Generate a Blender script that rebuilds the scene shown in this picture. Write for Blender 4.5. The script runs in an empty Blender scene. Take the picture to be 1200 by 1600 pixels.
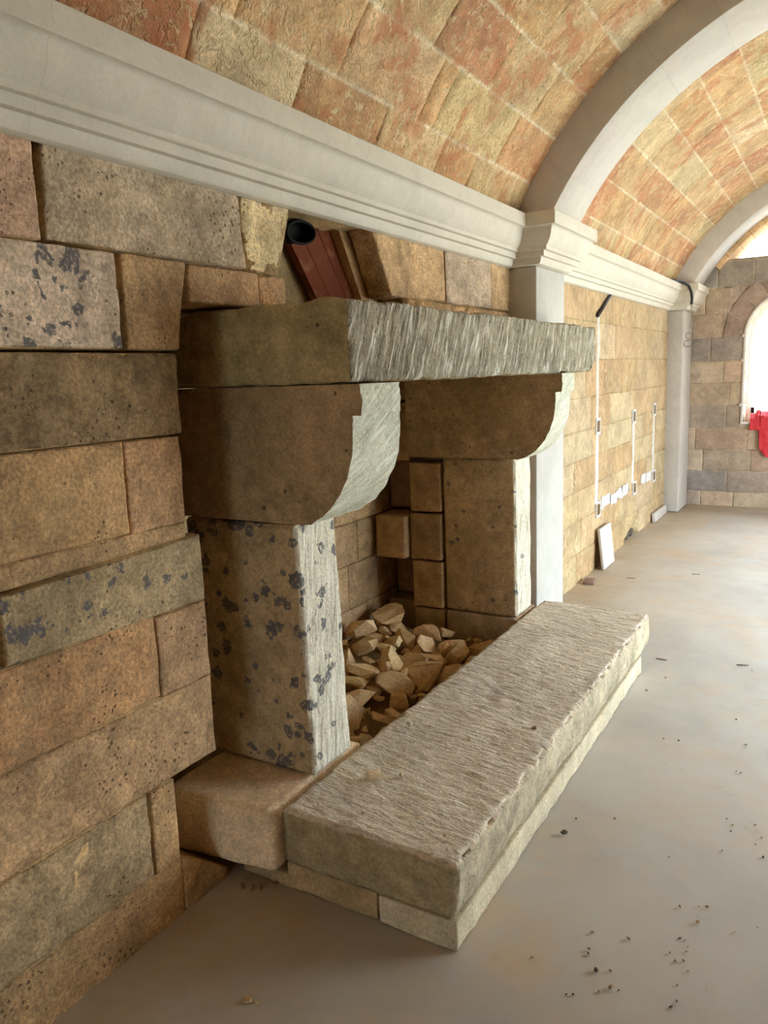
import bpy, bmesh, math, random
from mathutils import Vector, Matrix, noise

D = bpy.data
C = bpy.context.scene.collection
sc = bpy.context.scene

# ------------------------------------------------------------------ camera
cam_d = D.cameras.new('camera')
cam = D.objects.new('camera', cam_d)
C.objects.link(cam)
cam_d.sensor_fit = 'HORIZONTAL'
cam_d.sensor_width = 36.0
cam_d.lens = 1210 * 36.0 / 1200.0
cam_d.clip_start = 0.02
cam.matrix_world = Matrix(((0.86229435, -0.05736592, 0.50314769, 1.655),
                           (0.50513181, 0.16791085, -0.84655053, 0.0),
                           (-0.03592081, 0.98413165, 0.17376593, 1.6),
                           (0, 0, 0, 1)))
sc.camera = cam

# ------------------------------------------------------------------ world / light
w = D.worlds.new('daylight')
sc.world = w
w.use_nodes = True
bg = w.node_tree.nodes['Background']
bg.inputs[0].default_value = (0.74, 0.885, 1.0, 1)
# overcast sky: three times as bright overhead as at the horizon
_nt = w.node_tree
_tc = _nt.nodes.new('ShaderNodeTexCoord'); _sp = _nt.nodes.new('ShaderNodeSeparateXYZ')
_mr = _nt.nodes.new('ShaderNodeMapRange')
_nt.links.new(_tc.outputs['Generated'], _sp.inputs[0]); _nt.links.new(_sp.outputs[2], _mr.inputs[0])
_mr.inputs[1].default_value = 0.0; _mr.inputs[2].default_value = 1.0
_mr.inputs[3].default_value = 6.0; _mr.inputs[4].default_value = 18.0
_nt.links.new(_mr.outputs[0], bg.inputs[1])

sc.view_settings.view_transform = 'Standard'
sc.view_settings.look = 'None'
sc.view_settings.gamma = 1.0
sc.view_settings.use_curve_mapping = False
sc.view_settings.exposure = 0.9
sc.cycles.max_bounces = 9
sc.cycles.diffuse_bounces = 8
sc.cycles.adaptive_threshold = 0.03
sc.cycles.sample_clamp_indirect = 6.0


def portal(name, loc, rot, sx, sy):
    l = D.lights.new(name, 'AREA')
    l.shape = 'RECTANGLE'
    l.size, l.size_y = sx, sy
    l.cycles.is_portal = True
    o = D.objects.new(name, l)
    o.location = loc
    o.rotation_euler = rot
    C.objects.link(o)


PI = math.pi
XC, ZC = 1.83, 1.57          # vault axis
XR = 3.66                    # right wall
YB = 9.42                    # far wall
YN = -2.6                    # wall behind the camera
# openings of the right hand wall: (y0, y1, z0, z1)
OPEN_R = [(3.5, 7.5, 0.0, 2.12)]
REAR_FILL = (0.35, 1.45, 0.45, 1.15)     # unseen opening added behind the camera for fill light: x0, x1, z0, z1
for (a, b, z0, z1) in OPEN_R:
    portal('door_light', (XR + .25, (a + b) / 2, (z0 + z1) / 2), (0, PI / 2, 0), z1 - z0, b - a)
WIN = [(0.70, 1.58), (2.08, 2.96)]
for (a, b) in WIN:
    portal('window_light', ((a + b) / 2, YB + .3, 1.63), (-PI / 2, 0, 0), b - a, 1.4)
portal('rear_fill_light', ((REAR_FILL[0] + REAR_FILL[1]) / 2, YN - .35, (REAR_FILL[2] + REAR_FILL[3]) / 2), (PI / 2, 0, 0), REAR_FILL[1] - REAR_FILL[0], REAR_FILL[3] - REAR_FILL[2])
portal('lunette_light', (XC, YB + .3, 3.0), (-PI / 2, 0, 0), 2.9, .7)


# ------------------------------------------------------------------ tags
def tag(o, label=None, cat=None, group=None, kind=None):
    if label: o['label'] = label
    if cat: o['category'] = cat
    if group: o['group'] = group
    if kind: o['kind'] = kind
    return o


def empty(name, loc=(0, 0, 0)):
    o = D.objects.new(name, None)
    o.location = loc
    o.empty_display_size = .05
    C.objects.link(o)
    return o


def fbm(p, s, octv=4):
    return noise.fractal((p[0] * s, p[1] * s, p[2] * s), 1.0, 2.0, octv)


def n1(p, s, o=0.0):
    return noise.noise((p[0] * s + o, p[1] * s + o * 1.7, p[2] * s - o))


def sst(t):
    t = 0.0 if t < 0 else (1.0 if t > 1 else t)
    return t * t * (3 - 2 * t)


def lin(c):
    """sRGB 0-255 to linear"""
    out = []
    for v in c:
        v = v / 255.0
        out.append(v / 12.92 if v <= 0.04045 else ((v + 0.055) / 1.055) ** 2.4)
    return tuple(out)


# ------------------------------------------------------------------ mesh builder
class MB:
    def __init__(s):
        s.v, s.f, s.t, s.m, s.fm = [], [], [], [], []

    def vert(s, p, tint=(1, 1, 1), mix=(0, 0, 0)):
        s.v.append(tuple(p)); s.t.append(tint); s.m.append(mix)
        return len(s.v) - 1

    def face(s, idx, mi=0):
        s.f.append(tuple(idx)); s.fm.append(mi)

    def build(s, name, mats, parent=None, origin=None, smooth=True, kind=None, recalc=False):
        me = D.meshes.new(name)
        off = Vector(origin) if origin else Vector((0, 0, 0))
        me.from_pydata([tuple(Vector(p) - off) for p in s.v], [], s.f)
        if not isinstance(mats, (list, tuple)): mats = [mats]
        for m in mats: me.materials.append(m)
        me.polygons.foreach_set('material_index', s.fm)
        a = me.attributes.new('tint', 'FLOAT_COLOR', 'POINT')
        a.data.foreach_set('color', [x for c in s.t for x in (c[0], c[1], c[2], 1.0)])
        a = me.attributes.new('mix', 'FLOAT_COLOR', 'POINT')
        a.data.foreach_set('color', [x for c in s.m for x in (c[0], c[1], c[2], 1.0)])
        me.polygons.foreach_set('use_smooth', [smooth] * len(me.polygons))
        me.update()
        if recalc:
            bm = bmesh.new(); bm.from_mesh(me)
            bmesh.ops.recalc_face_normals(bm, faces=bm.faces)
            bm.to_mesh(me); bm.free()
        o = D.objects.new(name, me)
        o.location = off
        C.objects.link(o)
        if parent:
            o.parent = parent
            o.matrix_parent_inverse = Matrix.Translation(-Vector(parent.location))
        if kind: o['kind'] = kind
        return o

    # plain box, flat quads
    def box(s, lo, hi, tint=(1, 1, 1), mix=(0, 0, 0), mi=0):
        x0, y0, z0 = lo; x1, y1, z1 = hi
        P = [(x0, y0, z0), (x1, y0, z0), (x1, y1, z0), (x0, y1, z0), (x0, y0, z1), (x1, y0, z1), (x1, y1, z1), (x0, y1, z1)]
        for q in ((0, 3, 2, 1), (4, 5, 6, 7), (0, 1, 5, 4), (1, 2, 6, 5), (2, 3, 7, 6), (3, 0, 4, 7)):
            s.face([s.vert(P[i], tint, mix) for i in q], mi)

    # wall stone: quad a,b,c,d seen from the front (a bottom-left going round), nrm = outward
    def stone(s, quad, nrm, depth=.2, res=.03, gap=.0008, edge=.007, amp=.003, ns=14, tint=(1, 1, 1), mix=(0, 0, 0),
              proud=0.0, seed=0.0, wob=.003, chip=0.0):
        q = [Vector(p) for p in quad]; nrm = Vector(nrm)
        w_ = max((q[1] - q[0]).length, (q[2] - q[3]).length); h_ = max((q[3] - q[0]).length, (q[2] - q[1]).length)
        def axis(L):
            e = min(edge, L * .3)
            n = max(1, int((L - 2 * e) / res))
            return [0, e * .3 / L, e / L] + [(e + (L - 2 * e) * i / n) / L for i in range(1, n)] + [1 - e / L, 1 - e * .3 / L, 1]
        U, W = axis(w_), axis(h_)
        ids = []
        for b in W:
            row = []
            for a in U:
                gu, gw = gap / w_, gap / h_
                aa = gu + a * (1 - 2 * gu); bb = gw + b * (1 - 2 * gw)
                p = (q[0] * (1 - aa) + q[1] * aa) * (1 - bb) + (q[3] * (1 - aa) + q[2] * aa) * bb
                de = min(a * w_, (1 - a) * w_, b * h_, (1 - b) * h_)
                pp = (p.x + seed, p.y + seed, p.z - seed)
                if wob:
                    p = p + Vector((n1(pp, 16, 3.), n1(pp, 16, 7.), n1(pp, 16, 11.))) * wob * 1.4
                d = max(-.0045, proud + amp * 1.5 * fbm(pp, ns, 4) * (.15 + .85 * sst(de / .05)))
                t = 1 - min(1, de / edge)
                d -= min(edge * .75, .010) * (1 - math.sqrt(max(0, 1 - t * t)))
                if chip and de < .05:
                    d -= chip * max(0, n1(pp, 22, 5.) + .1) * (1 - de / .05)
                row.append(s.vert(p + nrm * d, tint, mix))
            ids.append(row)
        nu, nw = len(U), len(W)
        ref = (q[1] - q[0]).cross(q[3] - q[0]).dot(nrm) > 0
        def add(f):
            s.face(f if ref else f[::-1])
        for j in range(nw - 1):
            for i in range(nu - 1):
                add((ids[j][i], ids[j][i + 1], ids[j + 1][i + 1], ids[j + 1][i]))
        rim = [ids[0][i] for i in range(nu)] + [ids[j][-1] for j in range(1, nw)] + [ids[-1][i] for i in range(nu - 2, -1, -1)] + [ids[j][0] for j in range(nw - 2, 0, -1)]
        back = [s.vert(Vector(s.v[i]) - nrm * depth, tint, mix) for i in rim]
        n = len(rim)
        for i in range(n):
            j = (i + 1) % n
            add((rim[j], rim[i], back[i], back[j]))

    def mortar(s, quad, nrm, depth=.2, rec=.005, tint=(1, 1, 1)):
        q = [Vector(p) - Vector(nrm) * rec for p in quad]
        b = [p - Vector(nrm) * depth for p in q]
        A = [s.vert(p, tint, (0, 0, 0)) for p in q]; B = [s.vert(p, tint, (0, 0, 0)) for p in b]
        s.face(A)
        for i in range(4):
            j = (i + 1) % 4
            s.face((A[j], A[i], B[i], B[j]))

    # rounded rough block on a lattice; disp(p, n) in local metres; deform(p) last
    def rough(s, lo, hi, res=.02, r=.02, disp=None, deform=None, tint=(1, 1, 1), mix=(0, 0, 0), colf=None):
        lo = Vector(lo); hi = Vector(hi)
        def axis(a, b):
            L = b - a; e = min(r, L * .35); n = max(1, int((L - 2 * e) / res))
            return [a, a + e * .35, a + e] + [a + e + (L - 2 * e) * i / n for i in range(1, n)] + [b - e, b - e * .35, b]
        X, Y, Z = axis(lo.x, hi.x), axis(lo.y, hi.y), axis(lo.z, hi.z)
        nx, ny, nz = len(X) - 1, len(Y) - 1, len(Z) - 1
        ids = {}
        rr = min(r, (hi.x - lo.x) * .35, (hi.y - lo.y) * .35, (hi.z - lo.z) * .35)
        def V(i, j, k):
            if (i, j, k) in ids: return ids[(i, j, k)]
            p = Vector((X[i], Y[j], Z[k]))
            q = Vector((min(max(p.x, lo.x + rr), hi.x - rr), min(max(p.y, lo.y + rr), hi.y - rr), min(max(p.z, lo.z + rr), hi.z - rr)))
            n = p - q
            n = n.normalized() if n.length > 1e-9 else Vector((0, 0, 1))
            p2 = q + n * rr
            if disp: p2 = p2 + n * disp(p2, n)
            t = colf(p2, n) if colf else (tint, mix)
            if deform: p2 = deform(p2)
            ids[(i, j, k)] = s.vert(p2, t[0], t[1])
            return ids[(i, j, k)]
        for i in range(nx):
            for j in range(ny):
                s.face((V(i, j, 0), V(i, j + 1, 0), V(i + 1, j + 1, 0), V(i + 1, j, 0)))
                s.face((V(i, j, nz), V(i + 1, j, nz), V(i + 1, j + 1, nz), V(i, j + 1, nz)))
        for i in range(nx):
            for k in range(nz):
                s.face((V(i, 0, k), V(i + 1, 0, k), V(i + 1, 0, k + 1), V(i, 0, k + 1)))
                s.face((V(i, ny, k), V(i, ny, k + 1), V(i + 1, ny, k + 1), V(i + 1, ny, k)))
        for j in range(ny):
            for k in range(nz):
                s.face((V(0, j, k), V(0, j, k + 1), V(0, j + 1, k + 1), V(0, j + 1, k)))
                s.face((V(nx, j, k), V(nx, j + 1, k), V(nx, j + 1, k + 1), V(nx, j, k + 1)))

    def tube(s, pts, r, seg=8, tint=(1, 1, 1), closed=False):
        pts = [Vector(p) for p in pts]; n = len(pts); rings = []
        for i, p in enumerate(pts):
            a = pts[max(0, i - 1)]; b = pts[min(n - 1, i + 1)]
            if closed: a = pts[(i - 1) % n]; b = pts[(i + 1) % n]
            t = (b - a).normalized()
            up = Vector((1, 0, 0)) if abs(t.x) < .8 else Vector((0, 1, 0))
            e1 = t.cross(up).normalized(); e2 = t.cross(e1)
            rings.append([s.vert(p + e1 * r * math.cos(2 * PI * k / seg) + e2 * r * math.sin(2 * PI * k / seg), tint) for k in range(seg)])
        m = n if closed else n - 1
        for i in range(m):
            A, B = rings[i], rings[(i + 1) % n]
            for k in range(seg):
                s.face((A[k], B[k], B[(k + 1) % seg], A[(k + 1) % seg]))
        if not closed:
            s.face(rings[0]); s.face(rings[-1][::-1])


# ------------------------------------------------------------------ materials
class NT:
    def __init__(s, name):
        s.m = D.materials.new(name); s.m.use_nodes = True
        s.t = s.m.node_tree; s.b = s.t.nodes['Principled BSDF']
        s.b.inputs['Roughness'].default_value = .9
        s.b.inputs['Specular IOR Level'].default_value = .25

    def n(s, typ, **kw):
        nd = s.t.nodes.new(typ)
        for k, v in kw.items():
            if k.startswith('i_'):
                nd.inputs[int(k[2:]) if k[2:].isdigit() else k[2:].replace('_', ' ')].default_value = v
            else: setattr(nd, k, v)
        return nd

    def l(s, a, b):
        s.t.links.new(a, b)

    def coord(s, scale=(1, 1, 1), rot=(0, 0, 0), typ='Object'):
        c = s.n('ShaderNodeTexCoord'); r = s.n('ShaderNodeMapping'); m = s.n('ShaderNodeMapping')
        r.inputs['Rotation'].default_value = rot; m.inputs['Scale'].default_value = scale
        s.l(c.outputs[typ], r.inputs[0]); s.l(r.outputs[0], m.inputs[0]); return m.outputs[0]

    def noise(s, vec, scale, detail=4, rough=.6, dist=0.0):
        nd = s.n('ShaderNodeTexNoise')
        nd.inputs['Scale'].default_value = scale; nd.inputs['Detail'].default_value = detail
        nd.inputs['Roughness'].default_value = rough; nd.inputs['Distortion'].default_value = dist
        s.l(vec, nd.inputs['Vector']); return nd.outputs['Fac']

    def ramp(s, fac, p0, p1, a=0.0, b=1.0):
        nd = s.n('ShaderNodeMapRange', interpolation_type='SMOOTHSTEP')
        nd.inputs[1].default_value = p0; nd.inputs[2].default_value = p1
        nd.inputs[3].default_value = a; nd.inputs[4].default_value = b
        s.l(fac, nd.inputs[0]); return nd.outputs[0]

    def math(s, op, a, b=None):
        nd = s.n('ShaderNodeMath', operation=op)
        for i, x in enumerate((a, b)):
            if x is None: continue
            if isinstance(x, (int, float)): nd.inputs[i].default_value = x
            else: s.l(x, nd.inputs[i])
        return nd.outputs[0]

    def mix(s, fac, a, b, mode='MIX'):
        nd = s.n('ShaderNodeMix', data_type='RGBA', blend_type=mode)
        for i, x in ((0, fac), (6, a), (7, b)):
            if isinstance(x, (int, float)): nd.inputs[i].default_value = x
            elif isinstance(x, tuple): nd.inputs[i].default_value = (x[0], x[1], x[2], 1)
            else: s.l(x, nd.inputs[i])
        return nd.outputs[2]

    def attr(s, name):
        nd = s.n('ShaderNodeAttribute', attribute_name=name); return nd

    def grey(s, fac):
        nd = s.n('ShaderNodeCombineColor')
        for i in range(3): s.l(fac, nd.inputs[i])
        return nd.outputs[0]

    def bump(s, h, strength=.5, dist=.01, prev=None):
        nd = s.n('ShaderNodeBump'); nd.inputs['Strength'].default_value = strength
        nd.inputs['Distance'].default_value = dist
        s.l(h, nd.inputs['Height'])
        if prev is not None: s.l(prev, nd.inputs['Normal'])
        return nd.outputs[0]


def lichen(T, vec, scale, amount, rmin=.12, rmax=.42):
    """dark round lichen spots; amount = socket 0..1"""
    wob = T.n('ShaderNodeTexNoise'); wob.inputs['Scale'].default_value = scale * 2.2; T.l(vec, wob.inputs['Vector'])
    ad = T.n('ShaderNodeVectorMath', operation='MULTIPLY_ADD')
    T.l(wob.outputs['Color'], ad.inputs[0]); ad.inputs[1].default_value = (.6 / scale,) * 3; T.l(vec, ad.inputs[2])
    vo = T.n('ShaderNodeTexVoronoi'); vo.inputs['Scale'].default_value = scale
    T.l(ad.outputs[0], vo.inputs['Vector'])
    sep = T.n('ShaderNodeSeparateColor'); T.l(vo.outputs['Color'], sep.inputs[0])
    rad = T.ramp(sep.outputs[0], .42, 1.0, -.05, rmax)
    big = T.noise(vec, scale * .16, 2, .5)
    g = T.ramp(big, .42, .62, .35, 1.25)
    rad = T.math('MULTIPLY', rad, g)
    rad = T.math('MULTIPLY', rad, amount)
    df = T.math('SUBTRACT', rad, vo.outputs['Distance'])
    lm = T.ramp(df, -.02, .06)
    return T.math('MULTIPLY', lm, T.ramp(T.noise(vec, scale * 3.2, 3, .6), .34, .5, .25, 1.0))


def stone_mat(name, tint=None, var=.35, pale=.25, palecol=(205, 190, 160), darkcol=(70, 55, 38), bumps=.5, lichen_scale=28,
              streak=None, pits=.5, rough=.92, red=None, worm=0.0, scratch=None, grain=.22, speck=0.0, pit_scale=75):
    """limestone. tint None = per-stone attribute. streak=(scale xyz, rot, amount, colour light, colour dark)"""
    T = NT(name); v = T.coord()
    at = T.attr('tint'); mx = T.attr('mix')
    sm = T.n('ShaderNodeSeparateColor'); T.l(mx.outputs['Color'], sm.inputs[0])
    base = at.outputs['Color'] if tint is None else None
    if base is None:
        rgb = T.n('ShaderNodeRGB'); c = lin(tint); rgb.outputs[0].default_value = (c[0], c[1], c[2], 1); base = rgb.outputs[0]
    big = T.noise(v, 3.2, 5, .62, .4)
    mid = T.noise(v, 17, 6, .65, .3)
    fine = T.noise(v, 95, 4, .7)
    f = T.ramp(big, .28, .72, 1 - var, 1 + var)
    col = T.mix(1.0, base, T.grey(f), 'MULTIPLY')
    f2 = T.ramp(mid, .3, .7, 1 - var * .7, 1 + var * .6)
    col = T.mix(1.0, col, T.grey(f2), 'MULTIPLY')
    f3 = T.ramp(fine, .3, .7, 1 - grain, 1 + grain)
    col = T.mix(1.0, col, T.grey(f3), 'MULTIPLY')
    if red:
        rm = T.noise(v, 4.5, 4, .6, .6)
        col = T.mix(T.math('MULTIPLY', T.ramp(rm, .48, .66), red[1]), col, lin(red[0]))
    pm = T.math('MULTIPLY', T.ramp(T.noise(v, 8, 8, .72), .42, .78), pale)
    col = T.mix(pm, col, lin(palecol))
    dm = T.math('MULTIPLY', T.ramp(T.noise(v, 6.3, 8, .75), .46, .78), sm.outputs[1])
    col = T.mix(dm, col, lin(darkcol))
    h = T.math('ADD', T.math('MULTIPLY', mid, .8), T.math('MULTIPLY', fine, .32))
    if worm:
        wn = T.noise(v, 11, 3, .55, 1.6)
        band = T.math('ABSOLUTE', T.math('SUBTRACT', wn, .5))
        wm = T.ramp(band, .0, .06, 1, 0)
        brk = T.ramp(T.noise(v, 17, 3, .55), .47, .6)
        wm = T.math('MULTIPLY', wm, brk)
        col = T.mix(T.math('MULTIPLY', wm, worm), col, lin((226, 205, 165)))
        h = T.math('SUBTRACT', h, T.math('MULTIPLY', wm, .35))
    if speck:
        sk = T.ramp(T.noise(v, 34, 4, .65), .52, .68)
        col = T.mix(T.math('MULTIPLY', sk, speck), col, lin(palecol))
        h = T.math('ADD', h, T.math('MULTIPLY', sk, .5))
    if streak:
        sv = T.coord(streak[0], streak[1])
        sn = T.noise(sv, 1.0, 5, .62, .25)
        sl = T.ramp(sn, .52, .68); sd = T.ramp(sn, .46, .3)
        col = T.mix(T.math('MULTIPLY', sl, streak[2]), col, lin(streak[3]))
        col = T.mix(T.math('MULTIPLY', sd, streak[2]), col, lin(streak[4]))
        h = T.math('ADD', h, T.math('MULTIPLY', sn, streak[5] if len(streak) > 5 else 1.2))
    if scratch:
        for (scl, rot, amt) in scratch:
            sv = T.coord(scl, rot)
            sn = T.noise(sv, 1.0, 3, .6, .2)
            mk = T.ramp(T.noise(v, 5, 2, .5), .4, .6)
            col = T.mix(T.math('MULTIPLY', T.math('MULTIPLY', T.ramp(sn, .56, .7), mk), amt), col, lin((212, 192, 152)))
            h = T.math('ADD', h, T.math('MULTIPLY', T.math('MULTIPLY', sn, mk), amt))
    if pits:
        pv = T.n('ShaderNodeTexVoronoi'); pv.inputs['Scale'].default_value = pit_scale; T.l(v, pv.inputs['Vector'])
        sp = T.n('ShaderNodeSeparateColor'); T.l(pv.outputs['Color'], sp.inputs[0])
        r_ = T.ramp(sp.outputs[0], .6 if pit_scale > 50 else .5, 1.0, 0, .42 if pit_scale > 50 else .34)
        r_ = T.math('MULTIPLY', r_, T.ramp(T.noise(v, 5, 3, .6), .45, .62))
        pm = T.ramp(T.math('SUBTRACT', r_, pv.outputs['Distance']), 0, .12)
        pm = T.math('MULTIPLY', pm, pits)
        h = T.math('SUBTRACT', h, T.math('MULTIPLY', pm, 1.0))
        col = T.mix(T.math('MULTIPLY', pm, .75), col, lin(darkcol))
    lm = lichen(T, v, lichen_scale, sm.outputs[0])
    col = T.mix(T.math('MULTIPLY', lm, .88), col, T.mix(mid, lin((58, 58, 62)), lin((112, 110, 112))))
    T.l(col, T.b.inputs['Base Color'])
    T.b.inputs['Roughness'].default_value = rough
    nb = T.bump(h, bumps, .012)
    T.l(nb, T.b.inputs['Normal'])
    return T.m


def plain_mat(name, c, rough=.6, var=.12, scale=30, bump=.15, metallic=0.0):
    T = NT(name); v = T.coord()
    n = T.noise(v, scale, 4, .6)
    col = T.mix(1.0, lin(c), T.grey(T.ramp(n, .3, .7, 1 - var, 1 + var)), 'MULTIPLY')
    T.l(col, T.b.inputs['Base Color'])
    T.b.inputs['Roughness'].default_value = rough
    T.b.inputs['Metallic'].default_value = metallic
    if bump: T.l(T.bump(n, bump, .004), T.b.inputs['Normal'])
    return T.m


M = {}
M['wall'] = stone_mat('old_limestone', var=.32, pale=.35, palecol=(196, 170, 128), bumps=1.0, pits=.8, grain=.34)
M['wall2'] = stone_mat('fresh_limestone', var=.2, pale=.35, palecol=(206, 186, 148), darkcol=(130, 95, 55), bumps=.9, pits=.35,
                       scratch=[((3, 5, 38), (.75, 0, 0), 1.0), ((3, 5, 38), (-.85, 0, 0), .9)])
M['far'] = stone_mat('far_limestone', var=.2, pale=.25, palecol=(190, 170, 145), darkcol=(80, 75, 75), bumps=.6, pits=.3)
M['vault'] = stone_mat('vault_limestone', var=.28, pale=.45, palecol=(214, 184, 132), darkcol=(120, 70, 40), bumps=1.0, pits=.3,
                       red=((182, 112, 76), .7), worm=.85, speck=.6)
M['cornice'] = stone_mat('dressed_stone', var=.06, pale=.15, palecol=(232, 226, 212), darkcol=(190, 180, 160), bumps=.12, pits=0, rough=.8, grain=.04)
M['mantel'] = stone_mat('tooled_grey_stone', var=.25, pale=.1, palecol=(150, 140, 112), darkcol=(52, 46, 34), bumps=.8, pits=.5,
                        streak=((6, 46, 7), (.42, 0, 0), .95, (222, 216, 200), (72, 66, 50), 2.2))
M['mantel_end'] = stone_mat('mantel_end_stone', tint=(172, 154, 112), var=.28, pale=.4, palecol=(204, 184, 140), darkcol=(52, 46, 34), bumps=.5, pits=1.0, pit_scale=26)
M['pier'] = stone_mat('pier_stone', var=.25, pale=.25, palecol=(190, 168, 128), darkcol=(70, 58, 42), bumps=.7, pits=.5, lichen_scale=24)
M['pier_front'] = stone_mat('pier_tooled_face', var=.15, pale=.3, palecol=(232, 226, 208), darkcol=(150, 130, 95), bumps=.9, pits=.3, lichen_scale=24,
                            streak=((60, 60, 5), (.1, 0, 0), .65, (240, 234, 216), (160, 145, 115), 1.4))
M['corbel_front'] = stone_mat('corbel_tooled_face', var=.12, pale=.3, palecol=(226, 226, 206), darkcol=(140, 136, 108), bumps=.7, pits=.2,
                              streak=((5, 9, 60), (-.5, 0, 0), .65, (240, 240, 222), (160, 156, 128), 1.6))
M['corbel'] = stone_mat('corbel_stone', var=.25, pale=.2, palecol=(170, 148, 110), darkcol=(64, 50, 34), bumps=.6, pits=.9, pit_scale=34)
M['hearth_top'] = stone_mat('hearth_tooled_face', var=.14, pale=.45, palecol=(220, 208, 188), darkcol=(130, 105, 72), bumps=1.0, pits=.3,
                            streak=((14, 44, 12), (0, 0, .12), .3, (226, 216, 198), (150, 134, 112), 1.6))
M['hearth_side'] = stone_mat('hearth_side_stone', var=.3, pale=.35, palecol=(196, 184, 158), darkcol=(74, 68, 50), bumps=.8, pits=.4)
M['rock'] = stone_mat('rubble_stone', var=.18, pale=.25, palecol=(222, 198, 150), darkcol=(120, 90, 55), bumps=.4, pits=.1)
M['plaster'] = plain_mat('lit_edge_white', (206, 201, 194), .85, .12, 60, .4)
M['cable'] = plain_mat('black_conduit', (48, 44, 46), .5, .1, 60, 0)
M['wire'] = plain_mat('grey_wire', (120, 112, 106), .5, .1, 60, 0)
M['wood'] = plain_mat('pale_wood', (226, 200, 160), .7, .1, 120, .1)
M['dark'] = plain_mat('near_black', (22, 20, 18), .9, .2, 30, .2)  # near-black for the pipe rim, its bore and the latch
M['boxin'] = plain_mat('tan_plastic', (96, 72, 28), .6, .15, 60, 0)
M['marble'] = plain_mat('pale_marble', (194, 186, 178), .5, .08, 12, .05)
M['frame'] = plain_mat('white_paint', (240, 240, 238), .5, .03, 12, 0)
M['brownchip'] = plain_mat('brown_tile', (130, 104, 92), .6, .12, 40, .1)


def terracotta():
    T = NT('terracotta_flue'); v = T.coord((30, 3, 3))
    n = T.noise(v, 1.0, 4, .6); n2 = T.noise(T.coord(), 9, 4, .6)
    col = T.mix(n, lin((92, 44, 26)), lin((124, 66, 40)))
    col = T.mix(T.math('MULTIPLY', T.ramp(n2, .55, .75), .5), col, lin((170, 120, 86)))
    T.l(col, T.b.inputs['Base Color']); T.l(T.bump(n, .3, .004), T.b.inputs['Normal'])
    return T.m


M['terra'] = terracotta()


def floor_mat():
    T = NT('screed_floor'); v = T.coord()
    big = T.noise(v, 1.1, 5, .6, .5); mid = T.noise(v, 7, 6, .7, .3); fine = T.noise(v, 120, 3, .6)
    col = T.mix(T.ramp(big, .3, .7), lin((166, 160, 150)), lin((186, 180, 168)))
    dust = T.math('MULTIPLY', T.ramp(T.noise(v, 1.7, 8, .72, .3), .46, .72), .75)
    col = T.mix(dust, col, lin((192, 164, 128)))
    st = T.math('MULTIPLY', T.ramp(mid, .58, .74), .35)
    col = T.mix(st, col, lin((150, 132, 108)))
    gr = T.ramp(fine, .62, .74)
    gr = T.math('MULTIPLY', gr, T.ramp(T.noise(v, 2.3, 4, .6), .5, .68))
    col = T.mix(T.math('MULTIPLY', gr, .5), col, lin((128, 104, 78)))
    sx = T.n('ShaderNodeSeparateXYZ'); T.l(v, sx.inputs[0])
    dust_shade = T.math('MULTIPLY', T.ramp(sx.outputs[0], .75, .05), T.ramp(T.noise(v, 2.6, 6, .65), .3, .6, .35, 1.0))  # tan dust tint towards the left wall, also standing in for shade there
    col = T.mix(T.math('MULTIPLY', dust_shade, .5), col, lin((156, 128, 90)))
    T.l(col, T.b.inputs['Base Color'])
    T.l(T.ramp(mid, .3, .7, .5, .72), T.b.inputs['Roughness'])
    T.b.inputs['Specular IOR Level'].default_value = .4
    T.l(T.bump(T.math('ADD', mid, T.math('MULTIPLY', fine, .3)), .12, .006), T.b.inputs['Normal'])
    return T.m


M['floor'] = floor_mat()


def red_cloth():
    T = NT('red_fabric'); n = T.noise(T.coord(), 25, 4, .6)
    T.l(T.mix(n, lin((190, 44, 54)), lin((214, 66, 74))), T.b.inputs['Base Color'])
    T.b.inputs['Roughness'].default_value = .7
    return T.m


M['red'] = red_cloth()

rnd = random.Random(11)


def jit(c, a=.06, r=None):
    r = r or rnd
    k = 1 + r.uniform(-a, a)
    c = lin(c)
    return tuple(max(0, x * k * (1 + r.uniform(-a * .4, a * .4))) for x in c)


# ------------------------------------------------------------------ floor
def build_floor():
    b = MB()
    nx, ny = 40, 120
    ids = []
    for j in range(ny + 1):
        row = []
        for i in range(nx + 1):
            x = -.8 + (XR + 1.1) * i / nx; y = YN - .2 + (YB + .7 - YN) * j / ny
            z = 0.0015 * n1((x, y, 0), 1.3)
            row.append(b.vert((x, y, z - .0015)))
        ids.append(row)
    for j in range(ny):
        for i in range(nx):
            b.face((ids[j][i], ids[j][i + 1], ids[j + 1][i + 1], ids[j + 1][i]))
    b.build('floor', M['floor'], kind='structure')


build_floor()

# ------------------------------------------------------------------ left wall
CT = {  # stone colours (sRGB, as in even light)
    'pink': (195, 159, 132), 'grey': (184, 163, 136), 'cream': (228, 205, 155), 'lav': (201, 180, 157), 'tan': (195, 159, 117),
    'dark': (142, 117, 84), 'orange': (186, 149, 105), 'olive': (172, 147, 111), 'rust': (182, 140, 96), 'brown': (180, 144, 105), 'moss': (165, 140, 102)}
MORT = lin((178, 146, 100))


def wq(y0, z0, y1, z1, dy=(0, 0, 0, 0), dz=(0, 0, 0, 0)):
    """quad on plane x=0"""
    return [(0, y0 + dy[0], z0 + dz[0]), (0, y1 + dy[1], z0 + dz[1]), (0, y1 + dy[2], z1 + dz[2]), (0, y0 + dy[3], z1 + dz[3])]


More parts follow.
